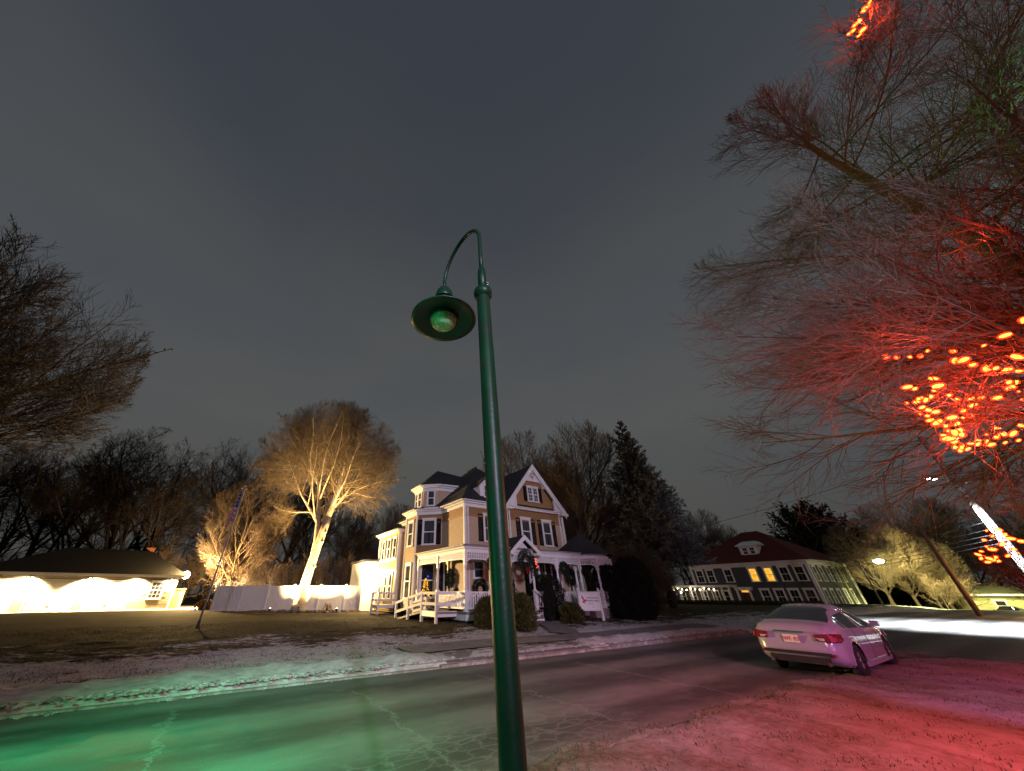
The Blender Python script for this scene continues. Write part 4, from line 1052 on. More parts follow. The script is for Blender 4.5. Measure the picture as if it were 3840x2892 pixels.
def text(body, size, x, y, z, m, parent, rot=(math.pi / 2, 0, 0), al='LEFT', name='lettering'):
    c = bpy.data.curves.new(name, 'FONT'); c.body = body; c.size = size; c.align_x = al; c.extrude = .003
    o = link(name, c); me = bpy.data.meshes.new_from_object(o.evaluated_get(bpy.context.evaluated_depsgraph_get())); bpy.data.objects.remove(o)
    me.materials.clear(); me.materials.append(m); return tag(link(name, me, parent, (x, y, z), rot), kind='stuff')
text('CARPENTER & SON', .095, -.235, -.03, 1.13, INK, S); text('FUNERAL HOME', .112, -.235, -.03, .985, INK, S)
text('Funeral Directors', .06, -.2, -.03, .86, GREY2, S); text('Est.', .07, .12, -.03, .70, GREY2, S)
b = MB()
def petal(cx, cz, ang, L, w):
    c, s = math.cos(ang), math.sin(ang); P = []
    for t, k in ((0, 0), (.3, 1), (.65, .95), (1, 0), (.65, -.95), (.3, -1)):
        x = t * L; y = k * w; P.append((cx + x * c - y * s, -.030, cz + x * s + y * c))
    b.wallpoly(P, (0, -1, 0), .006)
for an, L, w in ((2.0, .30, .05), (.15, .20, .055), (-1.2, .17, .035), (-2.4, .17, .04)): petal(-.42, 1.03, an, L, w)
b.build('leaf_emblem', RED2, S)

# ------------------------------------------------------------------ shrubs
SH_D = leafmat('dark_yew', (.014, .017, .010)); SH_O = leafmat('olive_juniper', (.06, .062, .018), .7); SH_B = leafmat('boxwood', (.05, .055, .012), .5)
SH_G = leafmat('bright_rhododendron', (.07, .13, .02), .5); SH_Y = leafmat('amber_shrub', (.20, .11, .02), .5)
STEM = BARK_M
def shrub(name, u, v, zb, rx, ry, h, n, m, shape, label, L=.12, Wd=.045, seed=1, solid=.8):
    x, y, z = gnd(u, v, zb); r = empty(name, (x, y, float(zf(x, y)) - .05), seed); tag(r, label, 'shrub')
    link('foliage', bush_mesh('foliage', seed, rx, ry, h, n, m, shape, L, Wd, solid), r)
    MB().lathe([(.07, 0), (.05, h * .5), (.01, h * .8)], n=8).build('stem', STEM, r)
    core = MB().lathe([(.01, 0.05)] + [((rx + ry) / 2 * (solid - .12) * (max(.02, (1 - t / 8)) ** .8 if shape == 'cone' else math.sqrt(max(.02, 1 - (t / 8) ** 2.5))), .05 + h * .93 * t / 8) for t in range(9)], n=10).build('shade_core', mat('shrub_shade', (.008, .008, .006), 1, .3), r)  # solid near-black core painted as the shade inside the foliage
    return r
shrub('boxwood_ball', 1498, 2312, .30, .42, .42, .95, 3500, SH_B, 'round', 'round clipped boxwood between the back stoop and the ramp', .07, .03, 3)
shrub('dwarf_spruce', 1712, 2338, .30, .46, .46, 1.75, 5000, SH_D, 'cone', 'small pointed evergreen in front of the porch corner', .10, .025, 4)
shrub('juniper', 1838, 2362, .28, .62, .6, 1.25, 9000, SH_O, 'round', 'spreading olive juniper just left of the green lamp post', .15, .03, 5)
shrub('juniper', 1962, 2366, .28, .52, .5, 1.45, 8000, SH_O, 'round', 'upright olive juniper just right of the green lamp post', .15, .03, 6)
shrub('yew', 1905, 2338, .3, .55, .55, 2.3, 6000, SH_D, 'egg', 'dark yew half hidden behind the green lamp post', .10, .03, 16)
shrub('yew', 2064, 2330, .3, .92, .90, 2.35, 12000, SH_D, 'egg', 'tall dark egg-shaped yew in front of the porch right of the entry', .10, .03, 7)
shrub('juniper', 2150, 2340, .28, .75, .5, .95, 6000, SH_O, 'round', 'low brown-green shrub between the egg-shaped yew and the white sign', .12, .03, 8)
shrub('arborvitae', 2306, 2322, .28, 1.0, .95, 3.0, 15000, SH_D, 'egg', 'broad dark arborvitae directly behind the white sign', .12, .035, 9)
shrub('arborvitae', 2408, 2326, .25, 1.15, 1.1, 3.5, 16000, SH_D, 'egg', 'tallest dark arborvitae right of the gazebo', .12, .035, 10)
shrub('yew', 2360, 2330, .22, 1.1, .7, 1.3, 9000, SH_D, 'round', 'low dark yew at the foot of the two arborvitae', .12, .035, 11)
shrub('rhododendron', 1060, 2284, .34, 1.3, .7, 2.35, 2600, SH_G, 'round', 'bright green shrub peeping over the white fence left of the lit tree', .16, .08, 12).location.y += 4.5
shrub('amber_bush', 762, 2288, .34, .7, .6, .8, 1800, SH_Y, 'round', 'glowing amber bush beside the garage corner', .12, .06, 13)
shrub('viburnum', 1245, 2292, .34, .45, .3, .55, 260, SH_Y, 'round', 'dry bush glowing amber at the fence right of the lit tree', .2, .02, 14, .3).location.y = 33.0

# ------------------------------------------------------------------ white fence
VINYL = mat('white_vinyl', (.66, .66, .68), .4, .05, 1.0, .03, 20)
fz = .33
F = empty('white_fence', (-21.0, 34.0, fz)); tag(F, 'white vinyl privacy fence of solid panels running from the driveway to the house', 'fence')
npan = 6; pw = 13.6 / npan
for i in range(npan + 1):
    MB().box(i * pw, 0, .95, .13, .13, 1.95).build('post', VINYL, F)
    b = MB(); b.box(i * pw, 0, 1.95, .17, .17, .04); b.add([(i * pw - .07, -.07, 1.97), (i * pw + .07, -.07, 1.97), (i * pw + .07, .07, 1.97), (i * pw - .07, .07, 1.97), (i * pw, 0, 2.04)], [(0, 1, 4), (1, 2, 4), (2, 3, 4), (3, 0, 4)]); b.build('post_cap', VINYL, F)
pm = MB()
for k in range(14):
    x = .07 + (pw - .14) * (k + .5) / 14; pm.box(x, 0, .93, (pw - .14) / 14 - .012, .035, 1.66)
pme = pm.mesh('panel', VINYL)
rme = MB().box(pw / 2, 0, 0, pw - .13, .06, .14).mesh('rail', VINYL)
for i in range(npan):
    link('panel', pme, F, (i * pw, 0, 0)); link('rail', rme, F, (i * pw, 0, 1.80)); link('rail', rme, F, (i * pw, 0, .12))
gt = empty('fence_gate', (-7.35, 34.0, fz), R(4)); tag(gt, 'white gate between the fence end and the extension', 'gate')
gw = 1.15
b = MB(); [b.box(.1 + (gw - .2) * (k + .5) / 8, 0, .95, (gw - .2) / 8 - .01, .03, 1.6) for k in range(8)]; b.build('panel', VINYL, gt)
b = MB(); b.box(gw / 2, 0, 1.78, gw, .06, .12); b.box(gw / 2, 0, .15, gw, .06, .12); b.box(.06, 0, .96, .1, .06, 1.75); b.box(gw - .06, 0, .96, .1, .06, 1.75); b.build('gate_frame', VINYL, gt)
MB().box(gw - .08, -.06, 1.05, .05, .05, .16).build('latch', IRON, gt)
MB().box(gw + .12, 0, .98, .14, .14, 1.95).build('post', VINYL, gt)
link('panel', MB().box(.55, 0, .93, 1.0, .035, 1.75).mesh('panel', VINYL), gt, (gw + .1, 0, 0))
# dry leaves and stones in the bed below the fence
LEAFM = mat('dry_leaves', (.16, .09, .03), .9, .5, 6)
rg = np.random.default_rng(31); n = 2600; P = np.stack([rg.uniform(-17, -8, n), 32.9 + rg.normal(0, .35, n), np.full(n, .36) + rg.random(n) * .08], 1)
o = link('leaves', np_mesh('leaves', *blades(P, unit(rg.normal(0, 1, (n, 3)) * [1, 1, .4]), .10, .07, rg), LEAFM)); tag(o, 'dry fallen leaves along the foot of the white fence', 'leaves', kind='stuff')
STONE = mat('field_stone', (.10, .10, .11), .85, .4, 3, .5, 20)
rg = np.random.default_rng(12)
for i in range(26):
    a = i / 25; x = -15.6 + 7.0 * a; y = 31.7 + .9 * (2 * a - 1) ** 2 + rg.normal(0, .08); s = rg.uniform(.14, .26)
    pts = unit(rg.normal(0, 1, (14, 3))) * np.array([s * 1.2, s, s * .6])
    bm = MB(); import bmesh
    m_ = bmesh.new(); [m_.verts.new(p) for p in pts]; bmesh.ops.convex_hull(m_, input=m_.verts); me = bpy.data.meshes.new('bed_stone'); m_.to_mesh(me); m_.free(); me.materials.append(STONE)
    o = link('bed_stone', me, None, (x, y, float(zf(x, y)) + s * .25)); tag(o, 'rough grey stone edging the planting bed under the lit tree', 'stone', 'stones edging the tree bed')
for u, lab in ((1102, 'grey flower pot at the left foot of the lit tree'), (1127, 'pale square planter in front of the lit tree trunk')):
    x, y, _ = at(u, 2285, 32.0); p = empty('planter', (x, y, float(zf(x, y)))); tag(p, lab, 'planter')
    PM = mat('planter_clay', (.34, .32, .26), .7, .2)
    MB().lathe([(.0, 0), (.17, 0), (.25, .36), (.28, .36), (.28, .42), (.23, .42), (.21, .34), (.0, .34)], n=4 if u > 1110 else 16).build('pot', PM, p)
    MB().box(0, 0, .35, .3, .3, .02).build('soil', LATTICE, p)

# ------------------------------------------------------------------ garage
GX, GY = -38.6, 30.2
GA = math.atan2(.63, .775); GL = 13.4; GD = 7.5; gze = 2.62
Gm = empty('garage', (GX, GY, .36), GA); tag(Gm, 'low block garage with three white doors under glaring eave lights', 'garage')
GROOF = mat('garage_shingle', (.012, .012, .014), .95, .35, 5, .5, 40)
MORTAR = mat('mortar', (.20, .17, .12), .9, .2); 
BLK = mat('split_block', (.30, .25, .17), .85, .3, 1.7, .6, 25)
doors = [(1.55, 2.75), (5.15, 2.75), (8.75, 2.75)]
b = MB()
b.box(GL / 2, GD - .1, 1.3, GL, .2, 2.6); b.box(.1, GD / 2, 1.3, .2, GD, 2.6); b.box(GL - .12, GD / 2, 1.3, .2, GD, 2.6)
piers = [(0, doors[0][0] - 1.375), (doors[0][0] + 1.375, doors[1][0] - 1.375), (doors[1][0] + 1.375, doors[2][0] - 1.375), (doors[2][0] + 1.375, GL)]
for p0, p1 in piers: b.box((p0 + p1) / 2, .12, 1.3, p1 - p0, .2, 2.6)
b.box(GL / 2, .12, 2.42, GL, .2, .36)
b.build('wall', MORTAR, Gm)
wx_, ww = 12.0, 1.05
bm1 = MB().box(0, 0, 0, .385, .06, .175).mesh('block', BLK); bm2 = MB().box(0, 0, 0, .19, .06, .175).mesh('block', BLK)
def course(x0, x1, z, off, fixed=None):
    x = x0 - (off * .2)
    while x < x1 - .02:
        a = max(x, x0); c = min(x + .4, x1)
        if c - a > .12 and not (fixed and a < fixed[1] and c > fixed[0]):
            yield (a + c) / 2, c - a
        x += .4
rg = random.Random(9)
for zi in range(11):
    z = .11 + .195 * zi
    for k, (p0, p1) in enumerate(piers):
        fx = (wx_ - ww / 2 - .12, wx_ + ww / 2 + .12) if (k == 3 and .75 < z < 2.35) else None
        for cx, wd in course(p0, p1, z, zi % 2, fx):
            o = link('block', bm1 if wd > .3 else bm2, Gm, (cx, -.005 + rg.uniform(-.012, .008), z)); o.scale = (wd / (.4 if wd > .3 else .2), 1, 1)
for zi in range(12):
    z = .11 + .195 * zi; 
    for j in range(5):
        o = link('block', bm1, Gm, (GL + .0 + rg.uniform(-.01, .01), .3 + .4 * j + .2 * (zi % 2), z), (0, 0, math.pi / 2))
DOORM = mat('garage_door_white', (.72, .70, .66), .5, .05, 1, .03, 20)
def gdoor():
    m = MB()
    for i in range(4): m.box(0, .05, .27 + .545 * i, 2.68, .05, .53)
    return m.mesh('door', DOORM)
gdm = gdoor(); pmh = MB(); 
for i in range(4):
    for j in range(4): pmh.box(-1.0 + .667 * j, .02, .27 + .545 * i, .5, .02, .33)
pmh = pmh.mesh('door_panels', DOORM)
for cx, wdt in doors:
    o = link('door', gdm, Gm, (cx, 0, .02)); k = tag(link('raised_panel', pmh, o), kind='stuff')
    MB().box(0, .0, .35, .2, .04, .04).build('handle', IRON, o)
b = MB()
for cx, wdt in doors:
    b.box(cx - 1.42, -.03, 1.15, .1, .05, 2.3); b.box(cx + 1.42, -.03, 1.15, .1, .05, 2.3); b.box(cx, -.03, 2.27, 2.95, .05, .1)
b.build('door_trim', WHITE, Gm)
wgf = window(Gm, wx_, -.04, .85, 0, ww - .1, 1.35, cols=3, rows=2, trim=.1)
b = MB(); b.box(GL / 2, -.25, 2.72, GL + .9, .75, .10); b.box(GL / 2, -.62, 2.70, GL + .9, .04, .22); b.box(GL + .35, GD / 2, 2.72, .7, GD + .6, .1); b.box(GL - .02, .0, 1.3, .16, .16, 2.6); b.build('eaves', WHITE, Gm)
e0, e1, r0, r1 = (-.5, -.64), (GL + .7, -.64), (4.0, 2.95, 5.15), (GL - 3.0, 2.95, 5.15)
b = MB(); zb_ = 2.80; Y1 = GD + .6
b.slab([(e0[0], e0[1], zb_), (e1[0], e1[1], zb_), (r1[0], GD / 2, 5.1), (r0[0], GD / 2, 5.1)], .08)
b.slab([(e1[0], e1[1], zb_), (e1[0], Y1, zb_), (r1[0], GD / 2, 5.1)], .08); b.slab([(e0[0], Y1, zb_), (e0[0], e0[1], zb_), (r0[0], GD / 2, 5.1)], .08); b.slab([(e1[0], Y1, zb_), (e0[0], Y1, zb_), (r0[0], GD / 2, 5.1), (r1[0], GD / 2, 5.1)], .08)
b.build('roof', GROOF, Gm)
b = MB(); b.box(GL - 3.2, 4.6, 4.8, .7, .7, 1.3); b.box(GL - 3.2, 4.6, 5.45, .8, .8, .08); b.build('chimney', mat('old_brick', (.12, .035, .02), .9, .3), Gm)
def GWp(x, y, z): return (GX + math.cos(GA) * x - math.sin(GA) * y, GY + math.sin(GA) * x + math.cos(GA) * y, .36 + z)
names_ = ('leftmost eave light of the garage, left of the first door', 'eave light between the first and second garage doors', 'eave light between the second and third garage doors', 'eave light at the right edge of the third garage door', 'eave light between the garage window and the corner')
for i, x in enumerate((.12, 3.35, 6.95, 10.35, 12.95)):
    l = empty('wall_light', GWp(x, -.12, 2.40), GA); tag(l, names_[i], 'wall light', 'eave lights along the garage front')
    MB().box(0, .06, .02, .12, .1, .12).build('bracket', IRON, l); MB().lathe([(.03, .06), (.07, -.05), (.10, -.12), (.0, -.12)], n=12).build('bulb', HOT, l, True)
    lamp('wall_light_beam', 'SPOT', GWp(x, -.5, 2.42), (8200, 6400, 10500, 7600, 1700)[i], (1.0, .72, .36), .08, GWp(x + (.2, -.3, .25, -.1, 0)[i], .1, 0.9), 150, .7)
# globe flood on the garage corner
fl_ = empty('corner_flood_light', GWp(GL + .42, .35, 2.75), GA); tag(fl_, 'blinding round flood light on the right corner of the garage', 'flood light')
MB().box(-.2, .0, -.02, .4, .08, .08).build('arm', IRON, fl_)
MB().ball((.12, -.05, .12), .34, 20).build('globe', mat('globe_glow', (.9, .8, .6), .3, 0, emit=(1.0, .84, .55), estr=60), fl_, True)
lamp('corner_flood_beam', 'POINT', GWp(GL + 1.1, -.3, 3.35), 9000, (1.0, .64, .24), .15)
lamp('driveway_flood_beam', 'SPOT', GWp(GL + 1.4, -.2, 2.7), 60000, (1.0, .76, .42), .15, GWp(GL + 3.6, -.6, 0), 120, .6)
b = MB(); b.box(GL + .55, 1.2, .8, .9, 1.6, 1.6); b.box(GL + .55, 1.2, 1.64, 1.0, 1.7, .08); lean = b.build('side_bin_store', mat('bin_store_paint', (.45, .36, .16), .7, .2), Gm)
lamp('thicket_flood_beam', 'SPOT', GWp(GL + .9, .6, 3.2), 26000, (1.0, .60, .20), .12, (-23, 42.5, 4.5), 90, .6)
lamp('house_side_flood_beam', 'SPOT', GWp(GL + .95, -.9, 2.9), 62000, (1.0, .66, .26), .12, (-1, 25, 4.5), 34, .5)
# driveway in front of the garage
DW = mat('pale_driveway', (.30, .28, .25), .8, .25, 1.0, .3, 30)
b = MB(); P = [GWp(-3, -.5, 0), GWp(GL + .5, -.5, 0), GWp(GL + 9, .5, 0), GWp(GL + 9, -5.6, 0), GWp(GL - 1, -4.6, 0), GWp(-3, -3.0, 0)]
b.add([(p[0], p[1], .375) for p in P], [tuple(range(6))]); P = [GWp(GL + .3, .5, 0), GWp(GL + 9, .5, 0), GWp(GL + 8.5, 9, 0), GWp(GL + .3, 9, 0)]
b.add([(p[0], p[1], .375) for p in P], [(0, 1, 2, 3)]); o = b.build('garage_driveway', DW); tag(o, kind='structure')

# ------------------------------------------------------------------ flagpole
fx, fy, _ = gnd(737, 2362, .3)
FPo = empty('flagpole', (fx, fy, float(zf(fx, fy)))); tag(FPo, 'slender grey flagpole on the left lawn', 'flagpole')
ALU = mat('brushed_aluminium', (.42, .42, .42), .3, .1, metal=.9)
MB().lathe([(.045, 0), (.036, 2.5), (.028, 4.6), (.02, 6.3)], n=14).build('pole', mat('bronze_pole', (.07, .068, .062), .35, .1, spec=.5), FPo, True)
MB().lathe([(.09, 0), (.09, .08), (.06, .12), (.052, .3)], n=16).build('base', LATTICE, FPo)
b = MB(); b.ball((0, 0, 6.38), .07, 10); b.build('truck_ball', ALU, FPo)
b = MB(); b.torus((0, 0, 6.25), .13, .018, 16, 6, 'z'); [b.box(.13 * math.cos(k), .13 * math.sin(k), 6.25, .05, .05, .03) for k in range(6)]; b.build('solar_light', ALU, FPo)
b = MB(); b.torus((0, 0, 2.55), .09, .02, 14, 6, 'z'); b.ball((.1, 0, 2.58), .035, 6); b.ball((-.1, 0, 2.58), .035, 6); b.build('clamp_light', mat('clamp_glow', (.8, .7, .5), .3, emit=(1, .85, .5), estr=1.2), FPo)
MB().tube([(.06, 0, 6.2), (.075, 0, 3), (.06, 0, 1.0)], .006, 4).build('halyard', WHITE, FPo)
FR = mat('flag_red', (.24, .022, .026), .8, .1); FWh = mat('flag_white', (.30, .29, .28), .8, .05); FB = mat('flag_blue', (.02, .03, .09), .8, .1)
FG = empty('flag', (fx - .02, fy, float(zf(fx, fy)) + 4.55), 0); tag(FG, 'limp stars and stripes flag hanging on the flagpole', 'flag')
hang = lambda s, t: (-.05 - .34 * s * (.55 + .45 * t) * (1 - .2 * math.sin(t * 9)), .05 * math.sin(s * 14 + t * 3) + .02 * math.sin(s * 33), 1.55 * (1 - t) - .30 * s * s * 2)
for k in range(13):
    mm = FR if k % 2 == 0 else FWh; b = MB(); n = 22; s0 = .42 if k < 7 else 0; vs = []
    for i in range(n + 1):
        s_ = s0 + (1 - s0) * i / n
        for tt in (k / 13, (k + 1) / 13): vs.append(hang(s_, tt))
    b.add(vs, [(2 * i, 2 * i + 1, 2 * i + 3, 2 * i + 2) for i in range(n)]); b.build('stripe', mm, FG)
b = MB(); vs = []; n = 12
for i in range(n + 1):
    for j in range(5): vs.append(hang(.42 * i / n, 7 / 13 * j / 4))
b.add(vs, [(i * 5 + j, i * 5 + j + 1, (i + 1) * 5 + j + 1, (i + 1) * 5 + j) for i in range(n) for j in range(4)]); b.build('canton', FB, FG)
b = MB()
for i in range(5):
    for j in range(4):
        p = hang(.05 + .08 * i, .05 + .125 * j); b.box(p[0], p[1] - .02, p[2], .03, .01, .03)
o = b.build('star', FWh, FG); tag(o, kind='stuff')
# ------------------------------------------------------------------ the floodlit beech
bx_, by_ = -13.15, 33.0
bz_ = float(zf(bx_, by_)) - .05
BT = empty('beech_tree', (bx_, by_, bz_)); tag(BT, 'tall bare beech floodlit gold in front of the white fence', 'tree')
b = MB()
tr = [(0, 0, 0), (.02, 0, .5), (.08, 0, 1.4), (.28, .02, 3.0), (.55, .03, 4.8), (.85, .0, 6.4), (1.05, 0, 7.4)]
b.tube(tr, [.66, .46, .40, .37, .35, .34, .32], 16)
b.tube([(.40, 0, 4.0), (.35, .05, 5.4), (.15, .1, 6.8), (.0, .1, 8.0)], [.30, .24, .21, .19], 12)
for k in range(7):
    a = k * .9 + .3; b.tube([(.75 * math.cos(a), .75 * math.sin(a), -.05), (.42 * math.cos(a), .42 * math.sin(a), .30), (.22 * math.cos(a), .22 * math.sin(a), 1.1)], [.08, .14, .16], 7)
for z, a in ((5.2, .3), (6.0, -.4), (4.4, 2.8), (3.2, .2)): b.tube([(z * .14, -.1, z), (z * .14 + .42 * math.cos(a), -.25, z + .16)], [.12, .085], 7)
b.build('trunk', BARK_L, BT, True)
lead = [((0, .1, 7.8), (-.22, .10, 1), 9.0, .19), ((.95, 0, 7.2), (.34, -.05, 1), 11.0, .28), ((.6, 0, 7.0), (.05, .25, 1), 9.5, .19), ((.9, 0, 7.6), (.50, .3, .9), 8.0, .16), ((.1, 0, 7.0), (-.6, -.2, .8), 7.5, .14)]
lv = [dict(K=10, S=7, wander=.06, up=.03, taper=.8, n=15, fill=True, tmin=.06, ang=(28, 70), len=.62, rr=.52, tipshort=.55, flat=.6, rmin=.02),
      dict(K=8, S=5, wander=.09, up=.07, taper=.8, n=13, tmin=.15, ang=(25, 52), len=.55, rr=.5, tipshort=.6, rmin=.013),
      dict(K=6, S=4, wander=.11, up=.06, taper=.75, n=10, tmin=.12, ang=(25, 55), len=.50, rr=.6, tipshort=.5, rmin=.0095),
      dict(K=4, S=3, wander=.12, up=.05, taper=.6, n=5, tmin=.15, ang=(20, 50), len=.55, rr=.8, tipshort=.4, rmin=.008),
      dict(K=3, S=3, wander=.14, up=.03, taper=.5)]
A1, A2, A3, A4 = grow(7, lead, lv, 2, (.2, 0, 11.7, 7.5, 6.8, 7.7))
link('limb', np_mesh('limb', A1, A2, BARK_L, True), BT); link('crown', np_mesh('crown', A3, A4, TWIG_L), BT)
for (u, nm, aim, pw_) in ((1012, 'left ground spotlight at the fence foot shining up the gold beech', (.3, 0, 4.6), 5600), (1262, 'right ground spotlight near the fence shining up the gold beech', (.8, 0, 6.2), 5200)):
    x, y, _ = at(u, 2285, 31.9); z = float(zf(x, y)) + .16
    sp_ = empty('ground_spotlight', (x, y, z)); tag(sp_, nm, 'spotlight')
    MB().lathe([(.03, -.2), (.04, -.02), (.09, 0), (.11, .1), (.10, .12), (.0, .10)], n=12).build('housing', IRON, sp_)
    MB().ball((0, 0, .11), .06, 8, .4).build('bulb', HOT, sp_)
    lamp('ground_spot_beam', 'SPOT', (x, y, z + .15), pw_ * 5.0, (1.0, .66, .25), .07, (bx_ + aim[0], by_ + aim[1], aim[2]), 112, .8)
    lamp('ground_spot_spill', 'SPOT', (x, y + 1.0, z + .2), 420, (1.0, .72, .34), .07, (x + .3, 34.0, 2.5), 70, .9)

# ------------------------------------------------------------------ other bare trees
oak = tree_meshes('oak', 11, [((0, 0, 0), (.05, 0, 1), 7.0, .30)], bare_levels((11, 11, 9, 6), (1.25, .6, .5, .5), ang=((15, 65), (28, 55), (28, 60), (25, 60)), rmin=.014, tmin=.35), BARK_D, TWIG_D, env=(0, 0, 9.5, 6.2, 6.2, 6.8))
ash = tree_meshes('ash', 12, [((0, 0, 0), (-.05, .03, 1), 6.0, .24), ((.3, .2, 0), (.15, .05, 1), 6.5, .18)], bare_levels((7, 9, 8, 5), (1.2, .5, .5, .5), ((10, 50), (25, 45), (25, 50), (20, 50)), rmin=.013, up=.1), BARK_D, TWIG_D, env=(0, 0, 8.6, 4.8, 4.8, 7.0))
willow = tree_meshes('soft_maple', 13, [((0, 0, 0), (0, 0, 1), 5.5, .34)], bare_levels((18, 15, 10, 7), (1.75, .6, .5, .5), ((10, 66), (20, 45), (20, 48), (20, 45)), rmin=.015, up=.09, wander=.06, tmin=.3), BARK_M, TWIG_M, env=(0, 0, 10.2, 6.6, 6.6, 7.4))
brush = tree_meshes('brush', 14, [((random.Random(i).uniform(-2, 2), random.Random(i + 50).uniform(-1, 1), 0), (random.Random(i + 9).uniform(-.25, .25), 0, 1), 3.6, .06) for i in range(9)],
                    [dict(K=6, S=4, wander=.12, up=.05, taper=.7, n=9, tmin=.1, ang=(20, 55), len=.55, rr=.6, rmin=.014), dict(K=5, S=3, wander=.15, up=.04, taper=.6, n=8, tmin=.1, ang=(20, 60), len=.5, rr=.7, rmin=.011), dict(K=4, S=3, wander=.15, up=.02, taper=.5, n=5, tmin=.1, ang=(20, 60), len=.5, rr=.8, rmin=.010), dict(K=3, S=3, wander=.15, up=0, taper=.5)], BARK_M, TWIG_M)
# great tree at the left edge
bigm = tree_meshes('maple', 19, [((0, 0, 0), (.03, 0, 1), 9.5, .5)], bare_levels((24, 20, 12, 7), (1.75, .62, .5, .5), ((15, 75), (20, 50), (20, 50), (20, 48)), rmin=.019, up=.05, wander=.06, tmin=.3), BARK_D, TWIG_B, env=(0, 0, 18.0, 10.5, 10.5, 13.0))
place_tree('maple_tree', bigm, -42.0, 22.5, 3.4, 1.06, 'largest bare tree, its broad brown crown filling the left edge of the sky')
WG = 'bare trees of the dark wood behind the garage'; WL = 'dark leafless tree in the tangled wood behind the garage'
for i, (x, y, s, rz, k) in enumerate(((-66, 44, 1.15, .4, 0), (-56, 49, 1.25, 1.4, 1), (-49, 52, 1.2, 2.2, 0), (-43, 50, 1.22, 3.0, 1), (-36, 56, 1.2, .9, 0), (-31, 52, 1.02, 4.0, 1), (-26, 56, 1.08, 5.0, 0), (-60, 40, .9, 2.9, 1), (-21, 53, .95, 2.0, 1), (-46, 44, .85, 1.0, 0), (-53, 42, .95, 5.2, 1), (-39, 47, .8, 3.9, 0))):
    place_tree('bare_tree', (oak, ash)[k], x, y, rz, s * 1.28, WL, 'tree', WG)
place_tree('bare_tree', willow, -25.5, 43.5, 2.0, .8, 'brown tree lit orange by the flood light at the garage corner')
place_tree('bare_tree', ash, -13.5, 49, 1.0, .78, 'slim bare tree in the gap between the lit beech and the sunroom wing')
place_tree('bare_tree', willow, -9.8, 55, 3.0, .78, 'faint rounded tree behind the fence gate')
place_tree('bare_tree', willow, -6.0, 52, 5.0, .72, 'dark brown tree top showing over the sunroom wing')
place_tree('bare_tree', oak, -17.5, 58, 4.0, .85, 'tall dark bare tree behind the left side of the lit beech')
place_tree('bare_tree', willow, 10.5, 47, 1.2, (1.15, 1.15, 1.26), 'rounded bare tree rising behind the roof just right of the lamp post')
place_tree('bare_tree', willow, 16.0, 45.5, 3.9, (1.2, 1.2, 1.36), 'broad rounded bare tree between the front gable and the spruce')
place_tree('bare_tree', oak, 21.5, 49, 2.9, .8, 'dark spreading tree between the gazebo and the spruce')
place_tree('bare_tree', ash, 24.5, 54, .3, .75, 'thin dark tree behind the right skirt of the spruce')
place_tree('bare_tree', willow, 55, 80, 1.9, 1.05, 'brown feathery tree above the red roof, right of the spruce')
place_tree('bare_tree', willow, 64, 84, .2, .95, 'second brown feathery tree above the red roof')
place_tree('bare_tree', oak, 22.5, 44, 1.1, .55, 'dark bare tree in front of the left end of the grey house')
for i, (x, y, s, rz) in enumerate(((88, 70, 1.15, .4), (98, 74, 1.25, 2.6), (106, 66, 1.15, 4.4))):
    place_tree('bare_tree', willow, x, y, rz, s, ('dark bare tree left in the clump beyond the yellow streetlight', 'tallest dark bare tree in the clump beyond the yellow streetlight', 'dark bare tree nearest the utility pole')[i])
for i, (x, y, s, rz) in enumerate(((60.5, 54.5, .62, .4), (67, 57, .66, 2.1), (73, 58, .6, 3.3))):
    place_tree('bare_tree', willow, x, y, rz, s, ('small tree lit yellow directly under the yellow streetlight', 'middle tree lit yellow-green right of the yellow streetlight', 'farthest of the trees lit by the yellow streetlight')[i])
bp_ = [(-24.5, 43.8, 1.25, 0, 'tangled thicket glowing orange behind the left end of the fence'), (-20.0, 40.5, .95, 1.1, 'low tangled brush glowing orange just behind the fence'), (-17, 41, 1.0, 2.2, 'dim brush behind the fence left of the beech'), (-10.0, 41.5, .95, 3.1, 'dim brush behind the fence right of the beech'), (-14, 44, 1.2, .5, 'tall dim brush behind the beech trunk'),
       (-52, 42, 1.3, .2, 'dark thicket behind the left end of the garage roof'), (-44, 46, 1.4, 1.9, 'dark thicket behind the middle of the garage roof'), (-35, 47, 1.4, 4.1, 'dark thicket behind the garage chimney'),
       (18.5, 38.5, 1.3, .9, 'dark brush behind the gazebo roof'), (17.6, 37, 1.25, 2.9, 'dark brush at the foot of the spruce'), (25.5, 49, 1.2, 4.5, 'dark brush left of the grey house'), (78, 60, 1.3, 1.5, 'yellow-lit brush beyond the junction'), (66, 52, .9, 2.5, 'pale yellow brush at the foot of the yellow streetlight')]
for x, y, s, rz, lab in bp_: place_tree('thicket', brush, x, y, rz, s, lab, 'brush')
# far wood beyond everything, one mass
rg = np.random.default_rng(9); roots = []
for i in range(170):
    th_ = rg.uniform(-1.25, 1.25); d = rg.uniform(95, 150); roots.append(((d * math.sin(th_), d * math.cos(th_), -.5 if th_ < .6 else -3), (rg.normal(0, .06), 0, 1), rg.uniform(9, 15), .25))
A1, A2, A3, A4 = grow(5, roots, [dict(K=6, S=4, wander=.06, up=.05, taper=.8, n=10, tmin=.2, ang=(25, 60), len=.45, rr=.5, rmin=.05), dict(K=4, S=3, wander=.1, up=.05, taper=.6, n=8, tmin=.15, ang=(25, 60), len=.5, rr=.7, rmin=.04), dict(K=3, S=3, wander=.1, up=.05, taper=.5)], 1)
o = link('forest', np_mesh('forest', np.concatenate([A1, A3]), np.concatenate([A2, A4 + len(A1)]), TWIG_D)); tag(o, 'distant dark leafless wood closing the horizon', 'wood', kind='stuff')

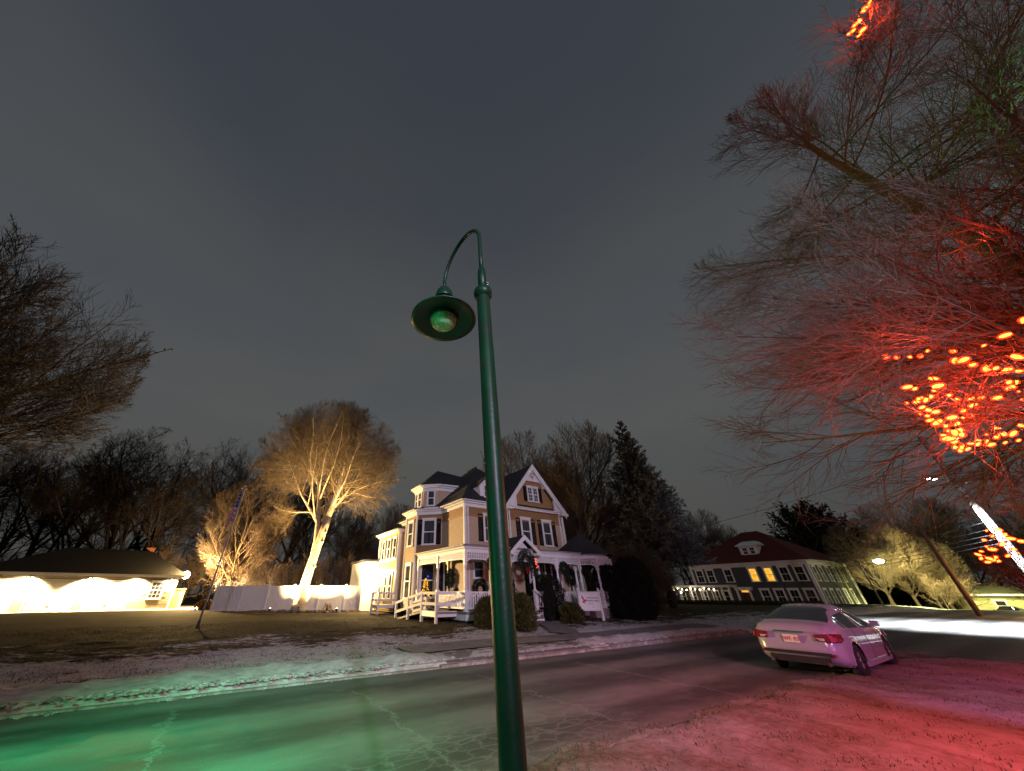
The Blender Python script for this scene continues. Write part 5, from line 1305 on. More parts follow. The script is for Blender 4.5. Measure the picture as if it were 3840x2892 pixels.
# ------------------------------------------------------------------ spruce and pine
def conifer(name, x, y, Hh, Rr, n, m, label, droop=.35, seed=1, shape=.85, L=.55, dens=1.0, lo=.04):
    rg = np.random.default_rng(seed); r = empty(name, (x, y, float(zf(x, y)) - .1)); tag(r, label, 'tree')
    MB().lathe([(Rr * .07, 0), (Rr * .05, Hh * .4), (.03, Hh)], n=9).build('trunk', BARK_D, r)
    t = 1 - (1 - lo) * np.sqrt(rg.random(n)) if False else lo + (1 - lo) * (1 - np.sqrt(rg.random(n)))
    th = rg.uniform(0, 2 * math.pi, n); Lb = Rr * np.maximum(.02, (1 - t)) ** shape * (1 + .18 * np.sin(th * 3 + t * 20) + rg.normal(0, .13, n)) + .12
    P0 = np.stack([0 * th, 0 * th, t * Hh], 1); D = unit(np.stack([np.cos(th), np.sin(th), -droop + .9 * t], 1))
    pts, tan = polys(rg, P0, D, Lb, 6, .05, .22)
    Vb, Fb = tubes(pts, tan, np.linspace(.035, .008, 6)[None, :] * np.ones((n, 1)), 3)
    k = int(26 * dens); f = rg.random((n, k)) ** .7 * 4.99; i0 = f.astype(int); fr = (f - i0)[..., None]; rows = np.arange(n)[:, None]
    P = (pts[rows, i0] * (1 - fr) + pts[rows, i0 + 1] * fr).reshape(-1, 3); T = tan[rows, i0 + 1].reshape(-1, 3)
    Dn = unit(T * .9 + rg.normal(0, .55, P.shape) + np.array([0, 0, -.25]))
    LL = L * rg.uniform(.5, 1.3, len(P)) * np.repeat(np.clip(Lb / Rr + .35, .4, 1), k)
    Vn, Fn = blades(P, Dn, LL, L * .22, rg)
    link('crown', np_mesh('crown', np.concatenate([Vb, Vn]), np.concatenate([Fb, Fn + len(Vb)]), m), r)
    return r
NEED = mat('spruce_needles', (.12, .12, .125), .85, .5, .8, spec=.15); NEEDP = mat('pine_needles', (.014, .015, .011), .9, .4, .5, spec=.1)
conifer('spruce_tree', 22.3, 40.5, 21.5, 5.3, 1150, NEED, 'tall dark spruce with drooping boughs right of the gazebo', .40, 3, .92, .55, 1.5, .20)
conifer('pine_tree', 80, 80, 20, 11.0, 620, NEEDP, 'broad rounded dark pine behind the grey house', .0, 5, .45, 1.2, 1.2, .15)
conifer('pine_tree', 86, 78, 14, 9.0, 420, NEEDP, 'lower dark pine on the right flank of the rounded pine', .0, 6, .5, 1.2, 1.0, .1)
conifer('spruce_tree', -58, 30, 17, 5, 500, NEEDP, 'black evergreen at the far left beside the garage', .3, 8, .8, .7, 1.1)

# ------------------------------------------------------------------ near tree hung with red lights
NX, NY = 13.2, 4.6
NT = empty('lighted_tree', (NX, NY, -.05)); tag(NT, 'near bare tree on the right, its twiggy crown hung with red lights', 'tree')
lvN = [dict(K=12, S=9, wander=.03, up=.03, taper=.75, flare=1.4, n=38, fill=True, tmin=.20, ang=(45, 92), len=.52, rr=.33, tipshort=.55, rmin=.03, bias=(0, 0, .05)),
       dict(K=10, S=6, wander=.07, up=.02, taper=.8, n=17, tmin=.12, ang=(22, 50), len=.50, rr=.5, tipshort=.6, rmin=.009, bias=(0, 0, -.04)),
       dict(K=7, S=4, wander=.09, up=.0, taper=.75, n=12, tmin=.12, ang=(20, 48), len=.50, rr=.55, tipshort=.5, rmin=.0055),
       dict(K=5, S=3, wander=.10, up=.0, taper=.65, n=5, tmin=.12, ang=(18, 45), len=.55, rr=.75, tipshort=.4, rmin=.0038),
       dict(K=3, S=3, wander=.10, up=.0, taper=.5)]
A1, A2, A3, A4 = grow(23, [((0, 0, 0), (0, 0, 1), 15.5, .27)], lvN, 2, (0, 0, 9.2, 6.6, 6.6, 7.8))
rl = random.Random(5); lr = []
for i in range(9):
    az_ = R(rl.uniform(125, 235)); z_ = 3.9 + 3.4 * i / 9; lr.append(((.1 * math.cos(az_), .1 * math.sin(az_), z_), (math.cos(az_), math.sin(az_), rl.uniform(.0, .20)), rl.uniform(5.0, 6.6), .075))
C1, C2, C3, C4 = grow(31, lr, [dict(lvN[1], up=.04, rr=.5, n=17)] + lvN[2:], 1)
A2 = np.concatenate([A2, C2 + len(A1)]); A1 = np.concatenate([A1, C1]); A4 = np.concatenate([A4, C4 + len(A3)]); A3 = np.concatenate([A3, C3])
link('trunk', np_mesh('trunk', A1, A2, bark('near_bark', (.11, .085, .07)), True), NT); link('crown', np_mesh('crown', A3, A4, TWIG_R), NT)
def ray(u, v, hd):
    U = (1446 - v) / 1229.0; cp, sn_ = math.cos(PITCH), math.sin(PITCH)
    d = Vector(((u - 1709) / 1229.0, cp - sn_ * U, sn_ + cp * U)); t = hd / math.hypot(d.x, d.y); return (d.x * t, d.y * t, EYE + d.z * t)
CORE = mat('lit_filament', (1, .7, .4), .4, 0, emit=(1.0, .50, .05), estr=6)
SHELL = mat('red_glass_bulb', (.9, .05, .02), .3, 0, emit=(1.0, .035, .01), estr=2.4, alpha=.5)
WIRE = mat('green_wire', (.01, .03, .015), .6)
bc = MB().ball((0, 0, 0), .024, 8, 2.3).mesh('filament', CORE, True); bs_ = MB().lathe([(.001, -.075), (.025, -.06), (.043, -.02), (.045, .012), (.026, .055), (.018, .06)], n=10).mesh('bulb', SHELL, True); bk = MB().lathe([(.02, .055), (.02, .095), (.001, .1)], n=6).mesh('socket', WIRE)
S1 = [(3262, 8), (3248, 28), (3237, 42), (3222, 78), (3208, 92), (3196, 118), (3182, 128), (3236, 112), (3222, 132)]
S2 = [(3322, 1338), (3362, 1340), (3412, 1338), (3452, 1336), (3478, 1316), (3574, 1318), (3612, 1350), (3580, 1353), (3648, 1368), (3700, 1380), (3735, 1381), (3775, 1386), (3820, 1392), (3690, 1296), (3770, 1258), (3812, 1338), (3836, 1202)]
S3 = [(3402, 1452), (3430, 1458), (3500, 1420), (3516, 1448), (3502, 1466), (3450, 1494), (3472, 1500), (3490, 1488), (3400, 1512), (3436, 1508), (3458, 1528), (3480, 1538), (3452, 1552), (3478, 1560), (3510, 1545), (3490, 1576), (3516, 1584), (3546, 1596), (3570, 1566), (3556, 1616), (3540, 1632), (3580, 1622), (3600, 1612), (3575, 1640), (3560, 1644), (3606, 1630), (3590, 1590)]
S4 = [(3578, 1658), (3594, 1668), (3612, 1676), (3630, 1684), (3584, 1676), (3602, 1688), (3640, 1664), (3668, 1652), (3700, 1656), (3716, 1668), (3668, 1666), (3736, 1640), (3760, 1630), (3800, 1626), (3828, 1596), (3640, 1496), (3676, 1492), (3740, 1492), (3650, 1520), (3590, 1496), (3612, 1540), (3560, 1480), (3784, 1434), (3812, 1434), (3790, 1454), (3822, 1468), (3836, 1500), (3610, 1566), (3640, 1560), (3700, 1630), (3736, 1606), (3770, 1660), (3820, 1652)]
def light_string(pts, hd, label, sc=1.0, grp='strings of red lights'):
    r = empty('light_string', ray(*pts[0], hd)); tag(r, label, 'light string', grp); o0 = Vector(r.location); rg = random.Random(len(pts)); P = []
    for i, (u, v) in enumerate(pts):
        p = Vector(ray(u, v, hd + .35 * math.sin(i * 1.7) + rg.uniform(-.2, .2))) - o0; P.append(p)
        s = sc * rg.uniform(.5, 1.3); rot = (rg.uniform(-.5, .5) + 1.35, rg.uniform(-.5, .5), rg.uniform(0, 6.28))
        o = link('bulb', bs_, r, p, rot); o.scale = (s, s, s); link('filament', bc, o); link('socket', bk, o)
    b = MB(); W_ = []
    for i in range(len(P) - 1):
        a, c = P[i], P[i + 1]; dz = -.06 * (c - a).length
        W_ += [a + Vector((0, 0, .05)), (a + c) / 2 + Vector((0, 0, dz))]
    W_.append(P[-1] + Vector((0, 0, .05))); b.tube(W_, .007, 4); b.build('wire', WIRE, r)
    return r
light_string(S1, 11.0, 'short string of red lights high in the crown near the top of the picture', 1.15)
light_string(S2, 9.3, 'string of red lights looped level across the lower crown', 1.0)
light_string(S3, 9.0, 'dense funnel-shaped cluster of red lights hanging below the crown', 1.0)
light_string(S4, 9.8, 'scattered string of red lights right of the dense cluster', .8)
S5 = [(3700, 1990), (3722, 2010), (3690, 2025), (3742, 1985), (3700, 2050), (3720, 2060), (3760, 2040), (3680, 2068), (3668, 2080), (3690, 2088), (3710, 2095), (3725, 2100), (3745, 2104), (3680, 2094), (3780, 2085), (3800, 2060), (3820, 2075), (3790, 2020), (3830, 2030), (3770, 2005), (3705, 2108), (3735, 2090)]
light_string(S5, 17.5, 'low cluster of red lights in the small bare tree under the bright pole', 1.1)
place_tree('bare_tree', ash, 15.6, 9.7, 1.0, .26, 'small bare tree at the right edge wound with red lights')
lamp('red_bulb_glow', 'POINT', ray(3740, 2050, 17), 110, (1.0, .05, .02), .06)
for (u, v, hd, p) in ((3235, 75, 10.6, 190), (3400, 1300, 8.9, 60), (3450, 1560, 8.6, 80), (3560, 1500, 9.6, 95), (3620, 1650, 9.2, 85), (3760, 1400, 9.6, 95), (3780, 1600, 10.2, 110), (3700, 900, 9.6, 30), (3760, 1740, 9.0, 120)):
    lamp('red_bulb_glow', 'POINT', ray(u, v, hd), p, (1.0, .055, .02), .06)
lamp('green_bulb_glow', 'POINT', ray(3900, 300, 11.5), 60, (.2, 1.0, .15), .1)
# ------------------------------------------------------------------ grey house with the red roof
PHI = math.atan2(-.86, .51)
Q = empty('grey_house', (41.8, 66.7, -.75), PHI); tag(Q, 'dark grey clapboard house with red hip roof and two lit yellow windows', 'house')
GREYS = mat('grey_clapboard', (.070, .074, .080), .7, .08, 2); RROOF = mat('red_shingle', (.105, .018, .014), .9, .25, 4, .4, 30)
LITW = mat('lit_window_blind', (.9, .6, .2), .6, .15, 2, emit=(1.0, .52, .035), estr=1.0)
QL, QD, QE = 15.9, 16.0, 6.35
b = MB(); lap(b, (0, 0), (QL, 0), .5, QE, (0, -1), .16); b.build('front_wall', GREYS, Q)
b = MB(); lap(b, (QL, 0), (QL, QD), .5, QE, (1, 0), .16); b.build('right_wall', GREYS, Q)
b = MB(); lap(b, (0, 0), (0, QD), .5, QE, (-1, 0), .16); b.box(QL / 2, QD, QE / 2, QL, .1, QE); b.build('left_wall', GREYS, Q)
b = MB(); b.box(QL / 2, QD / 2, .25, QL + .05, QD, .6); b.build('foundation', mat('grey_foundation', (.13, .13, .14), .9, .2), Q)
b = MB()
for x, y in ((0, 0), (QL, 0), (QL, QD)): b.box(x, y, QE / 2 + .25, .38, .38, QE - .5)
b.box(QL / 2, -.06, QE - .25, QL, .12, .5); b.box(QL + .06, QD / 2, QE - .25, .12, QD, .5)
b.box(QL / 2, -.3, QE + .06, QL + 1.3, .8, .16); b.box(QL + .3, QD / 2, QE + .055, .8, QD + 1, .16)
b.build('cornice', WHITE, Q)
e = .75; z0 = QE + .15; zt = QE + 5.3
b = MB(); fl, fr, br, bl = (-e, -e, z0), (QL + e, -e, z0), (QL + e, QD + e, z0), (-e, QD + e, z0); p0 = (QL / 2 - 1.2, QD / 2, zt); p1 = (QL / 2 + 1.2, QD / 2, zt)
b.slab([fl, fr, p1, p0], .1); b.slab([fr, br, p1], .1); b.slab([br, bl, p0, p1], .1); b.slab([bl, fl, p0], .1); b.build('roof', RROOF, Q)
t_ = LITW.node_tree; t_.links.new(ramp_node(t_, [(.3, (.75, .25, .01)), (.55, (1.0, .52, .035)), (.8, (1.0, .72, .22))]).outputs[0], t_.nodes['Principled BSDF'].inputs['Emission Color'])
rn_ = [n for n in t_.nodes if n.bl_idname == 'ShaderNodeValToRGB'][-1]; t_.links.new(noise_node(t_, t_.nodes['Texture Coordinate'].outputs['Object'], 2.2, 3, .5).outputs['Fac'], rn_.inputs[0])
GW_ = dict(trim=.17, cols=2, curtain=False)
for x in (9.1, 11.1): window(Q, x, -.03, 3.85, 0, .95, 1.75, lit=LITW, **GW_)
for x in (13.0, 14.8, 1.2, 2.9, 5.6): window(Q, x, -.03, 3.85, 0, .95, 1.75, **GW_)
for x in (9.6, 11.35, 13.05, 14.8): window(Q, x, -.03, 1.0, 0, .95, 1.75, **GW_)
for y in (1.8, 4.3, 7.0, 9.8, 12.6):
    for z in (1.0, 3.85): window(Q, QL + .03, y, z, math.pi / 2, .95, 1.75, **GW_)
# dormer
Dm = empty('dormer', (9.3, 1.2, 0)); Dm.parent = Q
b = MB(); b.box(0, .9, 8.15, 2.5, 1.8, 1.7); b.build('dormer_wall', WHITE, Dm)
b = MB(); b.slab([(-1.6, -.35, 8.95), (1.6, -.35, 8.95), (.9, 1.0, 9.6), (-.9, 1.0, 9.6)], .12); b.slab([(1.6, -.35, 8.95), (1.6, 2.6, 8.95), (.9, 2.6, 9.6), (.9, 1.0, 9.6)], .12); b.slab([(-1.6, -.35, 8.95), (-1.6, 2.6, 8.95), (-.9, 2.6, 9.6), (-.9, 1.0, 9.6)], .12); b.build('dormer_roof', WHITE, Dm)
for x in (-.5, .5): window(Dm, x, -.02, 7.65, 0, .62, .95, trim=.09, cols=2, curtain=False, fm=WHITE)
# door case
b = MB(); b.box(7.1, -.45, 2.9, 2.1, 1.0, .35); b.box(7.1, -.5, 3.1, 2.3, 1.15, .1)
for x in (6.25, 7.95): b.box(x, -.8, 1.55, .22, .22, 2.4)
b.build('door_case', WHITE, Q)
MB().box(7.1, -.04, 1.45, 1.0, .06, 2.0).build('door', mat('deep_red_door', (.10, .012, .012), .5), Q); MB().box(7.1, -.05, 2.58, 1.1, .05, .26).build('transom', LITW, Q)
b = MB(); [b.box(6.75 + .17 * i, -.08, 2.58, .02, .03, .26) for i in range(5)]; b.build('transom_bars', WHITE, Q)
# sun porch with warm bulbs
b = MB(); b.box(1.2, -1.2, 3.25, 9.8, 2.6, .22); b.box(1.2, -1.2, 3.4, 10.1, 2.8, .1); b.box(1.2, -2.35, .9, 9.6, .06, .35)
for x in (-3.5, -1.7, .1, 1.9, 3.7, 4.9, 5.9): b.box(x, -2.35, 1.8, .2, .2, 2.9)
b.build('porch', WHITE, Q)
b = MB(); b.box(1.2, -.2, 1.8, 9.3, .1, 2.7); b.build('porch_wall', GREYS, Q)
for x in (-2.6, -.8, 1.0, 2.8, 4.3): window(Q, x, -.3, 1.1, 0, .9, 1.5, trim=.12, curtain=False)
WARM = mat('warm_bulb', (1, .85, .6), .4, 0, emit=(1.0, .80, .50), estr=14)
ls = empty('light_string', (0, 0, 0)); ls.parent = None
M_ = Matrix.Translation((41.8, 66.7, -.75)) @ Matrix.Rotation(PHI, 4, 'Z')
ls.location = M_ @ Vector((0, -2.55, 3.0)); ls.rotation_euler = (0, 0, PHI); tag(ls, 'string of warm white bulbs along the porch of the grey house', 'light string')
wbm = MB().ball((0, 0, 0), .10, 8, 1.2).mesh('bulb', WARM, True); pp = []
for i in range(11):
    x = -3.4 + .72 * i; z = -.12 * math.sin(i * 2.1) - (.55 if i == 0 else .1); link('bulb', wbm, ls, (x, 0, z)); pp.append((x, 0, z + .1))
link('bulb', wbm, ls, (-3.3, 0, -1.25)); link('bulb', wbm, ls, (-1.6, 0.1, -.6))
MB().tube(pp, .012, 4).build('wire', WIRE, ls)
lamp('porch_bulbs_glow', 'POINT', M_ @ Vector((.5, -3.2, 2.4)), 45, (1.0, .78, .5), .3)
lamp('amber_yard_glow', 'POINT', (28.5, 58.0, 1.6), 300, (1.0, .55, .15), .3)
hd = empty('hedge', (33.5, 52.5, 0), R(-24)); tag(hd, 'low clipped hedge in front of the grey house', 'hedge')
rg = np.random.default_rng(3); n = 16000; P = np.stack([rg.uniform(-9, 12, n), rg.normal(0, .3, n), rg.uniform(0, 1, n) ** .6 * .75], 1); link('foliage', np_mesh('foliage', *blades(P, unit(rg.normal(0, 1, (n, 3)) + [0, 0, .8]), .16, .06, rg), SH_B), hd)
MB().box(1.5, 0, .3, 20.5, .35, .6).build('shade_core', mat('shrub_shade', (.008, .008, .006)), hd)  # near-black box painted as the shade inside the hedge

# ------------------------------------------------------------------ cars
def car_loft():
    xs = np.concatenate([np.linspace(-.98, -.70, 8), np.linspace(-.6, 3.2, 60), np.linspace(3.3, 3.70, 9)])
    f = lambda k, v: np.interp(xs, k, v)
    def sm(a, it=2):
        for _ in range(it): a = np.concatenate([[a[0]], (a[:-2] + 2 * a[1:-1] + a[2:]) / 4, [a[-1]]])
        return a
    w = sm(f([-.98, -.9, -.7, -.2, 1.3, 2.8, 3.3, 3.55, 3.70], [.60, .76, .86, .91, .92, .91, .85, .72, .52]))
    zb = sm(f([-.98, -.8, -.5, 3.1, 3.5, 3.7], [.42, .30, .20, .19, .22, .34]))
    zt = sm(f([-.98, -.94, -.80, -.42, .40, 1.0, 1.5, 1.95, 2.65, 3.25, 3.55, 3.70], [.62, .88, 1.04, 1.12, 1.38, 1.46, 1.465, 1.39, 1.03, .90, .76, .55]), 2)
    belt = sm(f([-.98, -.8, -.2, 1.5, 2.6, 3.3, 3.7], [.60, .90, .98, .93, .90, .80, .50]))
    belt = np.minimum(belt, zt - .03)
    c = np.clip((zt - belt - .08) / .32, 0, 1); wt = w * .86 * (1 - c) + .56 * c
    rings = []
    for i in range(len(xs)):
        W_, B, T, E, w2, cc = w[i], zb[i], zt[i], belt[i], wt[i], c[i]
        mid = B + (E - B) * .52
        pr = [(0, B), (W_ * .55, B), (W_ * .88, B + .01), (W_ * .965, B + .09), (W_ * .985, B + (mid - B) * .55), (W_ * 1.0, mid), (W_ * .985, mid + (E - mid) * .30), (W_ * .975, mid + (E - mid) * .70), (W_ * .94, E - .005)]
        pr2 = pr[:3]
        for q_ in range(3, 9): pr2 += [tuple((pr[q_ - 1][i_] + pr[q_][i_]) / 2 for i_ in (0, 1)), pr[q_]]
        pr = pr2
        top = T - .055 * (.4 + cc)
        for k in (.25, .5, .75, 1.0): pr.append((W_ * .93 * (1 - k) + w2 * k + .02 * math.sin(math.pi * k) * cc, E * (1 - k) + top * k))
        pr += [(w2 * .86, T - .022), (w2 * .55, T - .006), (w2 * .25, T), (0, T)]
        rings.append(pr)
    n = len(rings[0]); V = []
    for i, pr in enumerate(rings):
        full = [(y, z) for y, z in pr] + [(-y, z) for y, z in pr[-2:0:-1]]
        V += [(xs[i], y, z) for y, z in full]
    k = 2 * n - 2; F = []; G = {'body': [], 'side_window': [], 'rear_window': [], 'windscreen': [], 'bumper_grille': []}
    for i in range(len(xs) - 1):
        xm = (xs[i] + xs[i + 1]) / 2
        for j in range(k):
            q = (i * k + j, (i + 1) * k + j, (i + 1) * k + (j + 1) % k, i * k + (j + 1) % k)
            jj = j if j < n - 1 else k - 1 - j
            cm = (c[i] + c[i + 1]) / 2; key = 'body'
            if 14 <= jj <= 16 and cm > .30 and -.05 < xm < 2.42 and not (1.13 < xm < 1.24) and not (.18 < xm < .24): key = 'side_window'
            elif jj >= 18 and -.40 < xm < .62: key = 'rear_window'
            elif jj >= 18 and 1.72 < xm < 2.60: key = 'windscreen'
            G[key].append(q)
    o = [tuple(range(k)), tuple((len(xs) - 1) * k + j for j in range(k - 1, -1, -1))]; G['body'] += o
    # wheel openings: pull the nearby vertices onto the arch, drop what lies inside
    V = [list(p) for p in V]
    for wx0_ in (0, 2.7):
        for p in V:
            if abs(p[1]) > .5:
                dx, dz = p[0] - wx0_, p[2] - .33; d = math.hypot(dx, dz)
                if .315 < d < .425 and dz > -.2: p[0] = wx0_ + dx / d * .375; p[2] = .33 + dz / d * .375
        def inside(q):
            cx = sum(V[i][0] for i in q) / len(q); cz = sum(V[i][2] for i in q) / len(q); cy = min(abs(V[i][1]) for i in q)
            return len(q) == 4 and cy > .5 and math.hypot(cx - wx0_, cz - .33) < .372
        G['body'] = [q for q in G['body'] if not inside(q)]
    return V, G, k
CV, CG, CK = car_loft()
def submesh(V, F):
    used = sorted({i for f in F for i in f}); mp_ = {a: b for b, a in enumerate(used)}
    return [V[i] for i in used], [tuple(mp_[i] for i in f) for f in F]
TYRE = mat('tyre_rubber', (.018, .018, .019), .85, .2, 10); RIM = mat('alloy_rim', (.22, .22, .24), .35, .1, metal=.9)
PAINT = mat('silver_white_paint', (.31, .30, .36), .25, .03, 1, spec=.5, coat=1.0)
DARKP = mat('charcoal_paint', (.06, .055, .06), .2, .05, 1, spec=.5, coat=1.0)
def make_car(loc, rz, paint, label, name='parked_car', detail=True, scl=1):
    C_ = empty(name, loc, rz); tag(C_, label, 'car'); C_.scale = (scl,) * 3
    bd = MB(); bd.add(*submesh(CV, CG['body'])); body = bd.build('body', paint, C_, True)
    for key in ('side_window', 'rear_window', 'windscreen'):
        if key == 'side_window':
            spans = ((-1, .21), (.21, 1.18), (1.18, 9))
            sets = [[q for q in CG[key] if (CV[q[0]][1] > 0) == sd and lo_ <= CV[q[0]][0] < hi_] for sd in (True, False) for lo_, hi_ in spans]
        else: sets = [CG[key]]
        for st_ in sets:
            if st_:
                v, f = submesh(CV, st_); g = MB(); g.add(v, f); g.build(key, DARKGLASS, C_, True)
    b = MB(); b.box(1.35, 0, .42, 3.9, 1.5, .36); b.build('underbody', TYRE, C_)
    for x in (0, 2.7):
        for sg in (-1, 1):
            y = sg * .79; w_ = empty('wheel', (x, y, .325), 0); w_.parent = C_
            MB().lathe([(.20, -.10), (.29, -.105), (.325, -.085), (.332, 0), (.325, .085), (.29, .105), (.20, .10)], (0, 0, 0), 32, 'y').build('tyre', TYRE, w_, True)
            b = MB(); yo = sg * .07
            b.lathe([(.215, yo - .03), (.215, yo + .03), (.19, yo + sg * .02), (.19, yo - .03)], (0, 0, 0), 28, 'y')
            for k in range(10): a = 2 * math.pi * k / 10; b.bar((.04 * math.cos(a), yo, .04 * math.sin(a)), (.2 * math.cos(a), yo + sg * .01, .2 * math.sin(a)), .03, .022)
            b.lathe([(.001, yo + sg * .025), (.05, yo + sg * .02), (.055, yo - sg * .03)], (0, 0, 0), 14, 'y'); b.build('rim', RIM, w_, True)
            MB().lathe([(.001, sg * .02), (.19, sg * .02)], (0, 0, 0), 20, 'y').build('brake_disc', TYRE, w_)
            b = MB(); vs = []
            for k in range(25):
                a = math.pi * (-.08 + 1.16 * k / 24)
                vs += [(x + .375 * math.cos(a), sg * .55, .33 + .375 * math.sin(a)), (x + .375 * math.cos(a), sg * .87, .33 + .375 * math.sin(a))]
            b.add(vs, [(2 * k, 2 * k + 1, 2 * k + 3, 2 * k + 2) for k in range(24)]); b.build('wheel_arch', TYRE, C_, True)
    RL_ = mat('tail_lamp_red', (.16, .010, .014), .15, .1, spec=.7, coat=1); CL = mat('tail_lamp_clear', (.45, .42, .42), .1, .1, spec=.8, coat=1); CH = mat('chrome', (.7, .7, .72), .12, 0, metal=1)
    for sg in (-1, 1):
        b = MB(); P = [(-.955, sg * .46, .86), (-.925, sg * .70, .88), (-.80, sg * .84, .885), (-.62, sg * .885, .87), (-.66, sg * .905, .76), (-.82, sg * .87, .72), (-.945, sg * .74, .72), (-.985, sg * .46, .74)]
        b.wallpoly(P, (-.4, sg * .4, 0), .06); tl = b.build('tail_lamp', RL_, C_)
        MB().box(-.965, sg * .56, .765, .06, .18, .05).build('reverse_lamp', CL, tl)
        b = MB(); b.box(-.985, sg * .62, .46, .03, .22, .05); b.build('reflector', RL_, C_)
        b = MB(); P = [(3.50, sg * .50, .72), (3.40, sg * .74, .74), (3.15, sg * .86, .78), (3.2, sg * .88, .68), (3.45, sg * .76, .62), (3.56, sg * .5, .62)]; b.wallpoly(P, (.4, sg * .3, 0), .06); b.build('headlamp', CL, C_)
        b = MB(); b.box(2.20, sg * .99, 1.0, .12, .17, .12); b.box(2.2, sg * .90, .95, .05, .14, .04); b.build('mirror', paint, C_)
        for x in (.62, 1.62):
            MB().box(x, sg * .925, .80, .20, .035, .028).build('door_handle', CH if not detail else paint, C_)
        for x in (.40, 1.19, 2.28):
            i_ = min(range(len(CV) // CK), key=lambda q: abs(CV[q * CK][0] - x)); js = range(4, 15) if sg > 0 else [CK - q for q in range(4, 15)]
            MB().tube([CV[i_ * CK + j] for j in js], .005, 4).build('door_gap', TYRE, C_)
        b = MB(); b.box(1.35, sg * .885, .235, 2.2, .06, .07); b.build('sill', paint, C_)
    b = MB(); b.box(-.965, 0, .47, .10, 1.30, .06); b.box(-.955, 0, .335, .10, 1.15, .13); b.build('diffuser', TYRE, C_)
    MB().box(-.98, 0, .895, .025, .62, .03).build('trunk_trim', CH, C_)
    pl = MB().box(-.992, 0, .745, .012, .32, .16).build('number_plate', mat('plate_cream', (.62, .62, .50), .4, .05), C_)
    if detail: text('WE 83', .115, 0, 0, 0, RED2, pl, (math.pi / 2, 0, -math.pi / 2), 'CENTER').location = (-1.000, 0, .705)
    b = MB(); b.tube([(-.955, .55, .29), (-1.03, .55, .29)], .04, 10); b.tube([(-.955, -.55, .29), (-1.03, -.55, .29)], .04, 10); b.build('tailpipe', CH, C_)
    b = MB(); b.add([(.55, 0, 1.37), (.78, .03, 1.40), (.78, -.03, 1.40), (.60, 0, 1.47)], [(0, 1, 3), (0, 3, 2), (1, 2, 3)]); b.build('roof_antenna', paint, C_)
    return C_
HDG = R(32)
rrx, rry = 9.85, 10.40
make_car((rrx - math.sin(HDG) * .80 * 1, rry + math.cos(HDG) * .80, .0), HDG, PAINT, 'silver-white sedan parked at the road edge, seen from behind with purple reflections')
make_car((72.5, 51.5, -1.25), R(200), DARKP, 'dark parked car in the distance at the right edge, below the stop sign', detail=False)

# ------------------------------------------------------------------ poles, streetlights and wires
WOODP = mat('weathered_pole', (.26, .24, .22), .85, .35, 3, .5, 20); WOODB = mat('brown_pole', (.16, .075, .04), .85, .3, 3, .5, 20)
HOTW = mat('white_lamp_glow', (.9, .95, 1), .3, 0, emit=(.86, .95, 1.0), estr=60); HOTY = mat('yellow_lamp_glow', (.9, .9, .6), .3, 0, emit=(1.0, .95, .55), estr=50)
UX, UY = 33.5, 22.0
U1 = empty('utility_pole', (UX, UY, 0)); tag(U1, 'tall wooden utility pole lit bright white by its streetlight at the right', 'utility pole')
MB().lathe([(.22, 0), (.19, 5), (.15, 11.2), (.0, 11.2)], n=16).build('pole', WOODP, U1, True)
b = MB(); b.box(0, -.1, 9.9, 2.4, .1, .12, R(-50)); b.build('crossarm', WOODP, U1)
b = MB(); b.lathe([(.001, 7.9), (.24, 7.9), (.26, 8.3), (.24, 8.9), (.001, 8.95)], (.42, -.1, 0), 14); b.build('transformer', mat('transformer_grey', (.3, .31, .32), .5, .1), U1, True)
for k in range(5): MB().lathe([(.02, 0), (.05, .03), (.03, .07), (.05, .1), (.0, .15)], (-1.0 * .64 * (1 - k * .5), .77 * (1 - k * .5) - .1, 9.96), 8).build('insulator', mat('insulator_brown', (.1, .05, .04), .3), U1)
b = MB(); b.tube([(0, 0, 7.55), (-.9, -.25, 8.0), (-1.9, -.45, 8.1)], .035, 8); b.build('arm', ALU, U1)
b = MB(); b.box(-2.25, -.5, 8.10, .75, .30, .12, .25); hd_ = b.build('lamp_head', ALU, U1); b = MB(); b.box(-2.27, -.5, 8.025, .62, .26, .03, .25); b.build('lamp_lens', HOTW, hd_)
lamp('utility_lamp_beam', 'SPOT', (UX - 2.27, UY - .5, 7.9), 64000, (.86, .94, 1.0), .2, (UX - 1.6, UY + .6, 0), 104, .6)
# yellow streetlight
yx, yy = 54.2, 50.0
U2 = empty('yellow_streetlight', (yx, yy, -.1)); tag(U2, 'slender streetlight with a dazzling yellow-white head right of the grey house', 'street lamp')
MB().lathe([(.12, 0), (.09, 3), (.06, 5.4), (.0, 5.4)], n=12).build('pole', WOODP, U2, True)
b = MB(); b.tube([(0, 0, 5.2), (.6, -.4, 5.45), (1.3, -.8, 5.45)], .03, 8); b.build('arm', ALU, U2)
b = MB(); b.box(1.65, -1.0, 5.42, .9, .42, .16, -.5); h2 = b.build('lamp_head', ALU, U2); b = MB(); b.ball((1.65, -1.0, 5.28), .5, 12, .5); b.build('lamp_lens', HOTY, h2, True)
lamp('yellow_lamp_beam', 'SPOT', (yx + 1.65, yy - 1.0, 4.9), 16000, (.96, .93, .34), .2, (yx + 9, yy + 1.5, .5), 120, .5)
lamp('yellow_lamp_beam', 'SPOT', (62.5, 49.5, 5.6), 13000, (.98, .90, .32), .2, (73, 59, .5), 130, .5)
